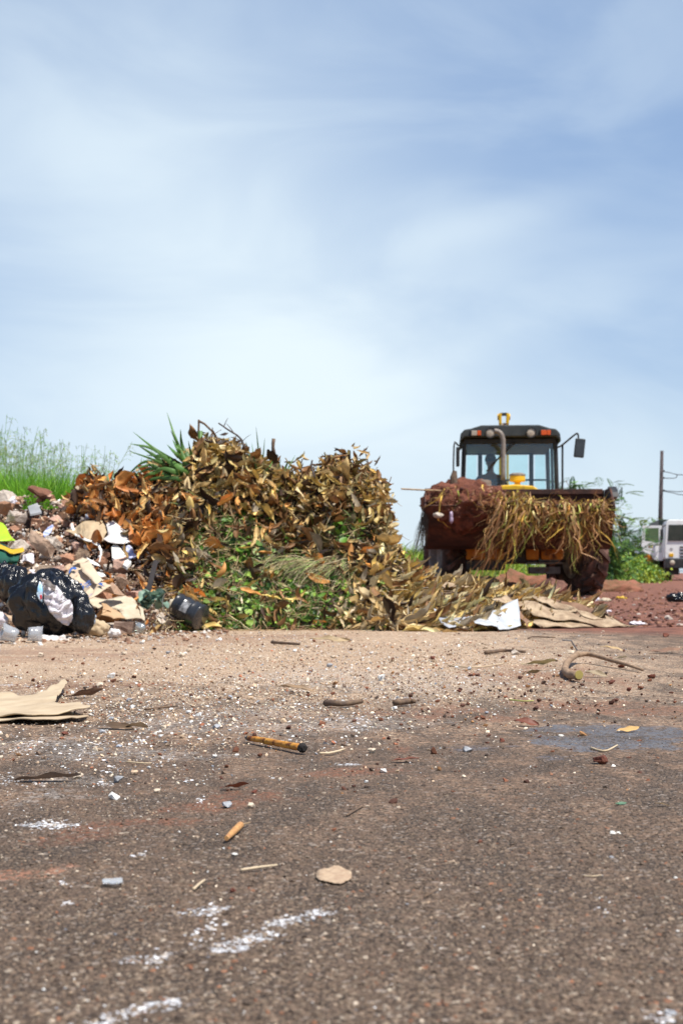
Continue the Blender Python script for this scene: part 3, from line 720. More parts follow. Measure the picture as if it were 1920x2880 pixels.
# ---------------------------------------------------------------- branches lying on or sticking out of the heap
def branch(pxs, d, r, label, mm='wood', name='branch', group='loose branches on the heap', twigs=0, leaves=0, taper=.55, on=False, cat='branch'):
    if on: pts_ = [S_py(a, b_, d) for a, b_ in pxs]
    else: pts_ = [W(q[0], q[1], q[2] if len(q) > 2 else d) for q in pxs]
    cur = smooth_pts(pts_, 5); k_ = len(cur)
    for i, p in enumerate(cur):
        cur[i] = p+Vector((mn.noise(p*9), mn.noise(p*9+Vector((5, 0, 0))), mn.noise(p*9+Vector((0, 7, 0)))))*r*.8
    m_ = MB(); m_.tube(cur, [r*(1-(1-taper)*i/k_)*(1+.1*math.sin(i*2.1)) for i in range(k_)], 8)
    for _ in range(twigs):
        i = random.randrange(1, k_-1); a = cur[i]; dv = Vector((random.gauss(0, 1), random.gauss(0, .5), random.gauss(.3, .7))).normalized()*random.uniform(.03, .1)
        m_.tube([a, a+dv*.5, a+dv+Vector((0, 0, -.008))], [r*.45, r*.35, r*.2], 5)
    root = pts_[0]; o = m_.build(name, M[mm], loc=root, smooth=True); tag(o, label, cat, group)
    if leaves:
        idx = [random.randrange(k_//3, k_) for _ in range(leaves)]; Pl = np.array([cur[i] for i in idx])+rng.normal(size=(leaves, 3))*.02
        Tl, Nl = frames(np.tile([0, -.4, .4], (leaves, 1)), 1)
        v, f, c = scatter(LEAF, Pl, Tl, Nl, rng.normal(.085, .02, leaves).clip(.05, .12), pick([BRN, DRK, TAN, OLV], leaves))
        lo = np_obj('leaves', v, f, c, M['leaf'], loc=root); lo.parent = o; lo.location = (0, 0, 0)
    return o
cane = branch([(561, 1300), (560, 1250), (559, 1183)], 9.45, .011, 'upright green cane with a snapped brown top above the heap', 'wood', 'broken_cane', None, cat='cane')
M['cane'] = mat('green_cane', (.10, .20, .045), (.05, .11, .03), rough=.5, scale=20, bump=.1)
m_ = MB(); m_.tube([W(564, 1320, 9.43), W(564, 1260, 9.43), W(564, 1212, 9.43)], [.017, .016, .015], 8); m_.build('sheath', M['cane'], cane, loc=(0, 0, 0), smooth=True)
cane.children[0].location = -cane.location
m_ = MB(); m_.tube([W(559, 1184, 9.45), W(575, 1192, 9.45), W(600, 1216, 9.42), W(625, 1255, 9.4), W(640, 1270, 9.4)], [.009, .008, .008, .006, .005], 6)
m_.tube([W(597, 1215, 9.42), W(597, 1255, 9.42)], .006, 6); m_.build('snapped_top', M['wood'], cane, smooth=True); cane.children[-1].location = -cane.location
branch([(693, 1300), (685, 1250), (668, 1226), (640, 1208), (615, 1190)], 9.4, .008, 'bare twig arching left above the crest beside the cane', 'greywood', twigs=4)
branch([(700, 1290), (690, 1262), (676, 1240), (650, 1230)], 9.3, .005, 'thin forked twig just under the arching twig', 'greywood', twigs=2)
branch([(771, 1345), (771, 1290), (770, 1233)], 9.35, .013, 'straight brown stick standing upright out of the crest', 'wood', taper=.85)
branch([(915, 1408), (905, 1370), (885, 1342), (876, 1310), (877, 1292)], 9.1, .009, 'curved grey branch rising from the right half of the crest', 'greywood')
branch([(1040, 1390), (1030, 1340), (1033, 1300), (1025, 1262)], 9.35, .006, 'thin twig with dark leaves at the right end of crest', 'greywood', leaves=9, twigs=6)
branch([(1000, 1360), (990, 1320), (978, 1295), (965, 1282)], 9.35, .007, 'leafy twig with brown leaves left of the thin twig', 'wood', leaves=12, twigs=3)
branch([(960, 1360), (950, 1330), (925, 1312), (908, 1318)], 9.35, .007, 'bent twig crowded with tan leaves at crest', 'wood', leaves=14, twigs=3)
branch([(852, 1350), (846, 1312), (850, 1290)], 9.3, .006, 'short twig holding upright curled leaves at mid crest', 'wood', leaves=4)
branch([(300, 1445), (345, 1415), (400, 1398), (450, 1403), (490, 1410)], -.16, .014, 'thick bare branch across the rust coloured leaves', 'greywood', on=True, taper=.7)
branch([(285, 1430), (340, 1426), (410, 1413), (440, 1432), (470, 1452), (505, 1452)], -.18, .009, 'long sagging branch below the thick bare one', 'greywood', on=True, taper=.8)
branch([(362, 1462), (372, 1500), (395, 1535), (432, 1562), (480, 1563)], -.18, .009, 'dark hooked branch hanging beside the white bag', 'greywood', on=True)
branch([(520, 1430), (505, 1410), (498, 1385)], -.15, .008, 'short reddish twig left of the heap centre', 'wood', on=True)
branch([(440, 1625), (470, 1600), (500, 1590), (530, 1585)], -.14, .010, 'grey bowed branch above the paint can', 'greywood', on=True)
branch([(552, 1700), (548, 1640), (560, 1600), (590, 1560), (610, 1530)], -.20, .005, 'thin pale vine looping beside the weeds', 'wood', on=True, taper=.8)
branch([(480, 1640), (520, 1670), (560, 1730), (575, 1745)], -.17, .009, 'brown stick slanting down onto the paint can', 'wood', on=True)
branch([(830, 1400), (855, 1450), (868, 1495)], -.15, .012, 'grey stick poking down through the dark middle', 'greywood', on=True)
branch([(700, 1448), (740, 1452), (775, 1458)], -.17, .009, 'short pale stick lying level above the weeds', 'wood', on=True)
branch([(645, 1740), (665, 1700), (690, 1662)], -.2, .010, 'rusty stick leaning in the lower weeds', 'wood', on=True)
branch([(650, 1665), (690, 1662), (730, 1655)], -.2, .008, 'brown stick lying level across the lower weeds', 'wood', on=True)
branch([(1060, 1480), (1085, 1520), (1130, 1575), (1180, 1610), (1230, 1622)], -.10, .010, 'bare branch sloping down from the right flank', 'greywood', on=True)
branch([(1000, 1700), (1060, 1650), (1110, 1640), (1170, 1655)], -.12, .009, 'grey branch half buried in the low drift', 'greywood', on=True, twigs=4)
branch([(1215, 1720), (1230, 1690), (1280, 1675), (1340, 1660)], -.14, .006, 'dark wiry branch looping over the low drift', 'greywood', on=True, twigs=3)
branch([(880, 1768), (940, 1762), (985, 1745), (1010, 1715)], -.12, .014, 'pale forked root lying at the foot of drift', 'wood', on=True, taper=.6, twigs=2)
branch([(274, 1390), (268, 1360), (258, 1330), (270, 1322), (284, 1334)], 9.4, .006, 'hooked twig with hanging rust leaves above the rubble', 'wood', leaves=10)
branch([(262, 1400), (250, 1375), (262, 1350)], 9.4, .006, 'short twig with rust leaves beside the hooked twig', 'wood', leaves=8)

for i in range(64):
    px = random.uniform(330, 1075) if i % 3 else random.uniform(1080, 1420); by_, ty_ = base_y(px), top_y(px); py = lerp(by_, ty_, random.uniform(.12, .97)); a = random.uniform(0, 6.28); ln_ = random.uniform(25, 75); b1 = random.uniform(-.7, .7)
    if px < 480 and py > 1520: continue
    pl_ = [(px, py), (px+ln_*.5*math.cos(a), py+ln_*.5*math.sin(a)*.8), (px+ln_*math.cos(a+b1), min(by_-6, py+ln_*math.sin(a+b1)*.8))]
    if pl_[1][1] > by_-4: continue
    if i < 44: branch(pl_, -random.uniform(.15, .23), random.uniform(.0028, .0075), f'{"grey" if i % 2 else "brown"} bare twig {lzone(px, py) if px < 1080 else dzone(px, py)}', 'greywood' if i % 2 else 'wood', 'twig', 'bare twigs tangled in the heap', twigs=random.choice((0, 2, 3)), on=True, cat='twig')
    else: branch([(q[0], q[1]-(by_-ty_)*.0) for q in pl_], -random.uniform(.15, .23), random.uniform(.003, .006), f'leafy twig {lzone(px, py) if px < 1080 else dzone(px, py)}', 'wood', 'twig', 'leafy twigs tangled in the heap', leaves=6, on=True, cat='twig')
# bare twigs that break the skyline of the crest
for i, (px, hh_, lx) in enumerate(((585, 40, 12), (632, 34, -16), (664, 30, 10), (820, 38, 8), (895, 42, -10), (940, 36, 16), (1012, 44, -6), (1052, 36, 14), (1068, 60, 8), (735, 26, 18), (430, 30, -12), (345, 30, 10), (1078, 100, 22))):
    t_ = top_y(px); branch([(px-lx, t_+25), (px-lx*.3, t_-hh_*.3), (px+lx, t_-hh_)], 9.35, .0045, 'twig with a few dead leaves breaking the crest line ' + ('at the left' if px < 560 else 'in the middle' if px < 860 else 'at the right'), 'wood', 'twig', 'twigs breaking the crest line', leaves=4, twigs=2, cat='twig')

# ---------------------------------------------------------------- grass
def blades(base, height, lean, width, cols, k=6, bend=.5):
    n = len(base); t = np.linspace(0, 1, k)[None, :, None]
    up = np.array([0, 0, 1.0]); h = height.reshape(-1, 1, 1)
    P = base[:, None, :]+h*t*up*(1-.25*bend*t)+lean[:, None, :]*h*(t**1.8)
    return ribbons(P, width, cols, sides=np.stack([rng.normal(size=n), rng.normal(size=n), np.zeros(n)], 1))
GRN = [(.18, .42, .04), (.28, .56, .06), (.12, .30, .03), (.42, .60, .12), (.48, .54, .2)]
# tall seeding grass behind the rubble
n = 6400; d = rng.uniform(11.9, 14.5, n); px = np.concatenate([rng.uniform(-120, 240, 5500), rng.uniform(200, 330, 500), rng.uniform(300, 560, 400)])
base = np.stack([(px-CX)/FPX*d, d, np.zeros(n)], 1)
hmax = np.interp(px, [-120, 0, 150, 240, 300, 330, 560], [1.42, 1.40, 1.36, 1.30, 1.12, .8, .6])
hh = hmax*rng.uniform(.68, 1.06, n); ln = rng.normal(size=(n, 3))*np.array([.17, .17, 0])
partsG = [blades(base, hh, ln, rng.uniform(.011, .022, n), pick(GRN, n, [4, 4, 3, 2, .6]))]
ns = 150; d = rng.uniform(11.9, 13.6, ns); px = np.concatenate([rng.uniform(-60, 130, 80), rng.uniform(130, 320, 54), rng.uniform(320, 470, 16)])
base = np.stack([(px-CX)/FPX*d, d, np.zeros(ns)], 1); hh = np.interp(px, [-60, 0, 60, 150, 250, 320, 470], [1.62, 1.56, 1.50, 1.46, 1.40, 1.30, 1.35])*rng.uniform(.88, 1.07, ns)
ln = rng.normal(size=(ns, 3))*np.array([.12, .1, 0]); t = np.linspace(0, 1, 8)[None, :, None]
ST = base[:, None, :]+hh.reshape(-1, 1, 1)*t*np.array([0, 0, 1.])+ln[:, None, :]*t**2
partsG.append(tubes3(ST, np.full(ns, .0028), pick([(.18, .38, .05), (.26, .40, .1)], ns)))
n = 7500; d = rng.uniform(11.2, 13, n); px = rng.uniform(-120, 262, n); bs2 = np.stack([(px-CX)/FPX*d, d, np.zeros(n)], 1)
partsG.append(blades(bs2, rng.uniform(.98, 1.34, n)*np.interp(px, [-120, 200, 262], [1, 1, .86]), rng.normal(size=(n, 3))*np.array([.22, .22, 0]), rng.uniform(.012, .022, n), pick([(.20, .46, .03), (.30, .56, .05), (.14, .34, .03)], n)))
# open panicles: thin side branches dotted with spikelets
nb_ = 9; tt = rng.uniform(.74, 1, (ns, nb_)); az = rng.uniform(0, 6.28, (ns, nb_)); ll = (1.04-tt)*.55+.05
B0 = base[:, None, :]+(hh[:, None, None]*tt[..., None])*np.array([0, 0, 1.])+ln[:, None, :]*tt[..., None]**2
Dd = np.stack([np.cos(az)*.7, np.sin(az)*.7, np.full_like(az, .75)], -1)
u = np.linspace(0, 1, 5)[None, None, :, None]
PB = (B0[:, :, None, :]+Dd[:, :, None, :]*ll[..., None, None]*u+np.array([0, 0, -.09])*u**2*1.0).reshape(ns*nb_, 5, 3)
partsG.append(tubes3(PB, np.full(ns*nb_, .0013), pick([(.26, .48, .08), (.34, .42, .14)], ns*nb_)))
ii = rng.integers(1, 5, (ns*nb_, 4)); Q = PB[np.arange(ns*nb_)[:, None], ii].reshape(-1, 3)+rng.normal(size=(ns*nb_*4, 3))*.006
sel_ = rng.uniform(size=len(Q)) < .6; Q = Q[sel_]; SP = np.stack([Q, Q+np.array([0, 0, .006])+rng.normal(size=Q.shape)*.004, Q+np.array([0, 0, .013])+rng.normal(size=Q.shape)*.006], 1)
partsG.append(ribbons(SP, np.full(len(Q), .0045), pick([(.30, .50, .10), (.40, .42, .18)], len(Q)), taper=False))
V, Fc, C = join_np(partsG)
tag(np_obj('tall_grass', V, Fc, C, M['green']), 'tall green grass with feathery seed heads behind the rubble', 'grass', kind='stuff')
# long strap blades rising behind the heap
def strap(list_, name, label, grp=None, col=((.07, .16, .035), (.13, .27, .06))):
    Vp = []
    root = W(list_[0][0][0][0], list_[0][0][0][1], 9.25)
    for pts_, wdt in list_:
        cur = smooth_pts([W(a, b_, 9.25+random.uniform(-.12, .12)) for a, b_ in pts_], 5); P_ = np.array([[c[:] for c in cur]])
        cc_ = lerp(np.array(col[0]), np.array(col[1]), random.random())
        k_ = P_.shape[1]; D_ = unit(np.gradient(P_, axis=1)); side = unit(np.cross(D_, np.array([[[.25, -1, .1]]]))); t_ = np.linspace(0, 1, k_)[None, :, None]
        wd_ = wdt*.42*((1-t_**2.5)*.9+.06)*np.minimum(1, .5+t_*3); nrm = np.cross(D_, side)
        V_ = np.stack([P_-side*wd_+nrm*wd_*.4, P_, P_+side*wd_+nrm*wd_*.4], 2).reshape(-1, 3)
        F_ = np.array([(i*3+j, i*3+j+1, (i+1)*3+j+1, (i+1)*3+j) for i in range(k_-1) for j in range(2)])
        Vp.append((V_, F_, np.tile(cc_, (len(V_), 1))))
    V, Fc, C = join_np(Vp)
    return tag(np_obj(name, V, Fc, C, M['green'], loc=root), label, 'grass clump', grp)
strap([([(545, 1345), (520, 1290), (495, 1235), (470, 1160)], .035), ([(550, 1340), (530, 1290), (512, 1250), (508, 1208)], .04), ([(545, 1345), (505, 1305), (440, 1265), (375, 1215)], .035),
       ([(545, 1345), (500, 1310), (430, 1262), (365, 1248)], .04), ([(545, 1348), (490, 1330), (440, 1285), (385, 1250)], .045), ([(540, 1350), (480, 1325), (410, 1298), (345, 1350)], .035),
       ([(540, 1352), (470, 1340), (430, 1308), (380, 1318)], .04), ([(548, 1345), (515, 1320), (470, 1300), (440, 1290)], .045), ([(550, 1345), (530, 1310), (500, 1250), (480, 1210)], .03),
       ([(545, 1350), (510, 1335), (450, 1330), (400, 1340)], .045), ([(542, 1352), (500, 1345), (440, 1345), (385, 1362)], .04), ([(545, 1348), (520, 1300), (490, 1270), (470, 1250)], .04),
       ([(556, 1340), (575, 1300), (572, 1280)], .03), ([(540, 1352), (500, 1330), (460, 1318), (425, 1330)], .045), ([(552, 1345), (540, 1310), (527, 1265)], .04), ([(543, 1350), (500, 1318), (455, 1280), (418, 1248)], .04), ([(543, 1350), (495, 1322), (430, 1292), (362, 1268)], .03), ([(547, 1350), (522, 1300), (500, 1262), (486, 1236)], .04), ([(545, 1350), (488, 1328), (425, 1318), (368, 1342)], .035), ([(540, 1355), (490, 1342), (430, 1330), (395, 1352)], .04), ([(550, 1350), (540, 1290), (530, 1240)], .03), ([(546, 1350), (510, 1310), (462, 1285), (412, 1280)], .05)],
      'grass_clump', 'clump of long arching green blades left of the crest')
strap([([(728, 1330), (728, 1280), (720, 1200)], .018), ([(735, 1330), (740, 1285), (745, 1230)], .014), ([(725, 1330), (715, 1290), (708, 1245)], .014), ([(740, 1330), (760, 1310), (770, 1290)], .014), ([(705, 1320), (700, 1270), (690, 1240)], .012)],
      'grass_clump', 'thin upright green blades behind the middle of crest')
strap([([(800, 1350), (810, 1320), (830, 1280)], .018), ([(795, 1350), (805, 1310), (815, 1295)], .02), ([(798, 1350), (785, 1320), (790, 1290)], .014)], 'grass_clump', 'small tuft of green blades right of upright stick')

# ---------------------------------------------------------------- grassy bank behind
M['bank'] = mat('grass_bank', (.10, .15, .035), (.15, .10, .05), rough=.95, scale=2.5, bump=.8, bscale=10, bdist=.05)
BANK = [(-16, 17, 1.0, .85), (-6, 20, 1.2, .8), (-1, 24, 1.5, .75), (1.2, 27, 1.5, .62), (2.8, 31, 1.6, .55), (4.6, 35, 1.6, .5), (7.3, 42, 1.1, .55), (9.3, 47, 1.0, .45), (10.6, 50, .8, .10)]
def bank_at(s_):
    k_ = s_*(len(BANK)-1); i = min(int(k_), len(BANK)-2); f_ = k_-i
    return [lerp(BANK[i][q], BANK[i+1][q], f_) for q in range(4)]
vv = []; nb2 = 60; prof = [(-1.3, -.05), (-1, .12), (-.6, .6), (0, 1), (1, 1.02), (3, .9), (7, -.05)]
for i in range(nb2+1):
    x, y, wd, hgt = bank_at(i/nb2)
    for (q, z) in prof: vv.append((x-.25*q*wd, y+q*wd, z*hgt*(1+.15*mn.noise(Vector((x, y+q, 0))))))
mb = MB(); k_ = len(prof); mb.add(vv, [(i*k_+j, (i+1)*k_+j, (i+1)*k_+j+1, i*k_+j+1) for i in range(nb2) for j in range(k_-1)])
tag(mb.build('grass_bank', M['bank'], smooth=True), kind='structure')
def bank_pts(n, s0, s1, q0=-1.2, q1=1.2):
    out = []
    for _ in range(n):
        x, y, wd, hgt = bank_at(random.uniform(s0, s1)); q = random.uniform(q0, q1)
        out.append((x-.25*q*wd, y+q*wd, hgt*float(np.interp(q, [p_[0] for p_ in prof], [p_[1] for p_ in prof]))-.02))
    return np.array(out)
bp = np.concatenate([bank_pts(7000, .2, .62), bank_pts(7000, .68, 1.0)]); n = len(bp)
V, Fc, C = blades(bp, rng.gamma(6, .035, n), rng.normal(size=(n, 3))*np.array([.4, .4, 0]), rng.uniform(.014, .03, n), pick([(.18, .34, .03), (.30, .46, .04), (.44, .50, .05), (.12, .24, .03), (.4, .4, .1)], n, [4, 4, 2.5, 3, 1]), 5)
tag(np_obj('bank_grass', V, Fc, C, M['green']), 'bright green unmown grass on the bank behind the loader', 'grass', kind='stuff')
# herb clumps on the right hand verge
hb = bank_pts(260, .72, .98, -1.4, .6)
hp = np.repeat(hb, 60, 0)+rng.normal(size=(len(hb)*60, 3))*np.array([.22, .22, .13])+np.array([0, 0, .22])
T, Nn = frames(np.tile([0, -.3, .8], (len(hp), 1)), .7)
hc = np.repeat(pick([(.16, .32, .03), (.42, .50, .05), (.10, .22, .03), (.28, .42, .05)], len(hb)), 60, 0)
V, Fc, C = scatter(WEED, hp, T, Nn, rng.uniform(.06, .13, len(hp)), hc)
tag(np_obj('verge_herbs', V, Fc, C, M['green']), 'leafy green and yellowish undergrowth on the right hand verge', 'undergrowth', kind='stuff')

# ---------------------------------------------------------------- feathery shrubs and trees
def frond_proto(seed, n=11):
    r = random.Random(seed); V = []; Fc = []; S_ = []
    for i in range(n):
        t = (i+.5)/n; x = t; z = -.35*t*t; ln = .26*math.sin(math.pi*(.12+.8*t))
        for s_ in (-1, 1):
            b_ = len(V); a = s_*ln; w_ = .06
            V += [(x, 0, z), (x+w_+.05, a*.5, z-.01), (x+.1, a, z-.06*r.random()), (x-w_+.05, a*.5, z-.01)]; Fc.append((b_, b_+1, b_+2, b_+3)); S_ += [1]*4
    b_ = len(V); V += [(0, -.006, 0), (0, .006, 0), (1, .004, -.35), (1, -.004, -.35)]; Fc.append((b_, b_+1, b_+2, b_+3)); S_ += [.7]*4
    return np.array(V), np.array(Fc), np.array(S_)
FROND = [frond_proto(i) for i in range(5)]
def shrub(name, label, root, tips, nf, flen, col, spread=.25, cat='shrub', trunk_r=.04, group=None):
    root = Vector(root); o = empty(name, root); tag(o, label, cat, group)
    m_ = MB(); fp = []
    for tp in tips:
        tp = Vector(tp)-root; mid = tp*.5+Vector((random.uniform(-.2, .2), random.uniform(-.2, .2), tp.z*.12))
        cur = smooth_pts([Vector((0, 0, 0)), mid*.55+Vector((0, 0, .1)), mid, tp], 4); kk = len(cur)
        m_.tube(cur, [trunk_r*(1-.88*i/kk) for i in range(kk)], 6)
        for _ in range(nf): 
            i = random.randrange(kk//2-1, kk); c_ = cur[i]; fp.append(c_+Vector((random.gauss(0, spread), random.gauss(0, spread), random.gauss(0, spread*.7))))
    m_.build('trunk', M['wood'], o, smooth=True)
    P = np.array(fp); n_ = len(P); T = unit(rng.normal(size=(n_, 3))*np.array([1, 1, .45])); up = np.tile([0, 0, 1.], (n_, 1))
    Nn = unit(up-T*(up*T).sum(1, keepdims=True)+rng.normal(size=(n_, 3))*.1); Nn = unit(Nn-T*(Nn*T).sum(1, keepdims=True))
    V, Fc, C = scatter(FROND, P, T, Nn, rng.uniform(.6, 1.2, n_)*flen, pick(col, n_))
    np_obj('crown', V, Fc, C, M['green'], parent=o, smooth=False); return o
SG = [(.10, .22, .05), (.06, .15, .04), (.17, .31, .07), (.045, .11, .04)]
d = 34.
shrub('feathery_shrub', 'feathery leaved green shrub rising behind the right end of bucket', W(1660, 1640, d)*1.0+Vector((0, 0, 0)),
      [W(1590, 1352, d), W(1568, 1385, d), W(1612, 1366, d), W(1640, 1376, d), W(1680, 1378, d), W(1710, 1392, d), W(1738, 1372, d), W(1600, 1400, d), W(1700, 1440, d-.5), W(1745, 1480, d), W(1715, 1520, d), W(1760, 1545, d+1), W(1690, 1560, d), W(1650, 1450, d+.5), W(1725, 1570, d+.4), W(1770, 1600, d+.4)], 52, .40, SG, .21)
d = 58.
shrub('feathery_shrub', 'blue green shrub between the loader and the open truck door', W(1772, 1630, d), [W(1745, 1500, d), W(1770, 1490, d), W(1790, 1510, d), W(1735, 1540, d), W(1762, 1560, d), W(1790, 1575, d)], 34, .7, SG, .34)
d = 74.
shrub('roadside_tree', 'dark green tree standing behind the open truck door', W(1832, 1620, d), [W(1800, 1470, d), W(1820, 1478, d), W(1845, 1480, d), W(1798, 1510, d), W(1840, 1505, d), W(1815, 1500, d), W(1808, 1545, d), W(1850, 1540, d), W(1796, 1580, d), W(1830, 1530, d)], 34, .75, [(.16, .27, .04), (.09, .19, .03), (.25, .35, .05)], .45, 'tree', .1)
shrub('roadside_bush', 'low green bush under the open truck door', W(1850, 1632, 66.), [W(1830, 1600, 66.), W(1845, 1592, 66.), W(1862, 1600, 66.), W(1850, 1612, 66.), W(1836, 1616, 66.)], 22, .5, [(.14, .24, .04), (.09, .18, .03)], .3, 'bush', .04)
# ---------------------------------------------------------------- backhoe loader
M['yellow'] = mat('yellow_paint', (.85, .52, .02), (.74, .42, .02), rough=.4, scale=5, bump=.1, dirt=(.22, .10, .05), dscale=5, dmin=.56, dmax=.76)
M['orange'] = mat('dirty_orange_paint', (.75, .27, .015), (.60, .20, .015), rough=.5, scale=8, bump=.2, dirt=(.12, .05, .03), dscale=7, dmin=.5, dmax=.7)
M['black'] = mat('black_metal', (.022, .024, .026), (.04, .04, .04), rough=.5, scale=9, bump=.1, dirt=(.10, .07, .05), dscale=9, dmin=.56, dmax=.8)
M['rubber'] = mat('muddy_rubber', (.028, .024, .023), (.10, .05, .035), rough=.9, scale=10, bump=.5, bscale=40, dirt=(.26, .14, .11), dscale=3.5, dmin=.46, dmax=.70)
M['mudsteel'] = mat('muddy_bucket_steel', (.075, .030, .020), (.035, .018, .014), rough=.75, scale=6, bump=.6, bscale=25, bdist=.01, dirt=(.16, .062, .035), dscale=5, dmin=.45, dmax=.7)
M['grey'] = mat('grey_steel', (.20, .18, .17), (.13, .11, .10), rough=.6, scale=12, bump=.2, dirt=(.15, .08, .05), dscale=10)
M['pipe'] = mat('dusty_exhaust', (.30, .26, .22), (.18, .15, .13), rough=.6, scale=20, bump=.2)
M['roofm'] = mat('cab_roof_plastic', (.055, .060, .058), (.035, .04, .04), rough=.55, scale=8, bump=.05)
M['amber'] = mat('amber_lens', (.75, .12, .02), (.6, .08, .01), rough=.25, bump=0)
M['lens'] = mat('dusty_lamp_lens', (.55, .48, .38), (.4, .34, .27), rough=.35, bump=.1)
M['white'] = mat('white_truck_paint', (.90, .92, .90), (.84, .86, .84), rough=.35, scale=3, bump=.03, dirt=(.35, .30, .25), dscale=4, dmin=.55, dmax=.85)
M['seat'] = mat('seat_fabric', (.05, .05, .055), (.03, .03, .03), rough=.9, bump=.3)
def glass(name, tint, gl=.10, rough=.05, dust=.06):
    m, nt, b = new_mat(name); nt.nodes.remove(b)
    out = [n for n in nt.nodes if n.type == 'OUTPUT_MATERIAL'][0]
    t = N(nt, 'BsdfTransparent'); t.inputs[0].default_value = (*tint, 1); g_ = N(nt, 'BsdfGlossy'); g_.inputs['Roughness'].default_value = rough; g_.inputs[0].default_value = (.8, .85, .9, 1)
    d_ = N(nt, 'BsdfDiffuse'); d_.inputs[0].default_value = (.4, .36, .3, 1)
    m1_ = N(nt, 'MixShader'); m1_.inputs[0].default_value = gl; L(nt, t.outputs[0], m1_.inputs[1]); L(nt, g_.outputs[0], m1_.inputs[2])
    m2_ = N(nt, 'MixShader'); L(nt, rng_map(nt, noise(nt, ocoord(nt), 4, 6), .35, .75, dust*.4, dust*2), m2_.inputs[0]); L(nt, m1_.outputs[0], m2_.inputs[1]); L(nt, d_.outputs[0], m2_.inputs[2])
    L(nt, m2_.outputs[0], out.inputs[0]); return m
M['glass'] = glass('tinted_cab_glass', (.97, 1, 1), .05, dust=.02)
M['teal'] = glass('teal_rear_glass', (.90, 1, 1), .03, dust=.015)
M['darkglass'] = glass('dark_windscreen', (.04, .055, .065), .06, .08, .05)
M['doorglass'] = glass('door_glass', (.55, .75, .4), .08)
M['mirrorg'] = mat('mirror_glass', (.09, .09, .10), rough=.12, metal=.6, bump=0)

M['rimm'] = mat('dusty_rim', (.34, .30, .27), (.22, .18, .15), rough=.6, scale=8, bump=.2)
AX = Vector((2.51, 20.8, 0)); yaw = R(-4.2)
ld = empty('backhoe_loader', AX, yaw)
tag(ld, 'muddy yellow backhoe loader with black cab and raised loaded front bucket', 'loader')
def lw(x, y, z): return Matrix.Translation(AX) @ Matrix.Rotation(yaw, 4, 'Z') @ Vector((x, y, z))
def arc(cx, cy, r, a0, a1, n): return [(cx+r*math.cos(R(lerp(a0, a1, i/n))), cy+r*math.sin(R(lerp(a0, a1, i/n)))) for i in range(n+1)]
# bucket
outer = [(-1.76, 1.20), (-1.70, 1.165), (-1.20, .705), (-1.05, .66), (-.86, .66), (-.68, .74), (-.56, .90), (-.52, 1.12), (-.60, 1.50)]
inner = [(y+.022*(1 if i < 3 else 0)-(.022 if i > 4 else 0), z+.022*(1 if i < 6 else 0)) for i, (y, z) in enumerate(outer)]
bk = MB(); prof_ = outer+inner[::-1]
bk.prism(prof_, -1.245, 1.245, axis='x'); bucket = bk.build('bucket', M['mudsteel'], ld, bevel=.004, seg=1)
side = outer+[(-1.20, 1.50), (-1.62, 1.30)]
for s_ in (-1, 1): sp_ = MB(); sp_.prism(side, s_*1.248, s_*1.272, axis='x'); sp_.build('side_plate', M['mudsteel'], bucket, bevel=.004, seg=1)
ce = MB(); ce.prism([(-1.80, 1.235), (-1.765, 1.245), (-1.50, .985), (-1.53, .955)], -1.26, 1.26, axis='x'); ce.build('cutting_edge', M['mudsteel'], bucket, bevel=.004, seg=1)
br = MB(); br.prism([(-.64, 1.44), (-.53, 1.44), (-.53, 1.515), (-.64, 1.515)], -1.25, 1.22, axis='x'); br.build('top_rail', M['mudsteel'], bucket, bevel=.006)
tg = MB(); tg.prism([(-1.34, 1.36), (-.95, 1.34), (-.95, 1.46), (-1.10, 1.52), (-1.30, 1.43)], 1.24, 1.36, axis='x'); tg.build('corner_bracket', M['black'], bucket, bevel=.01)
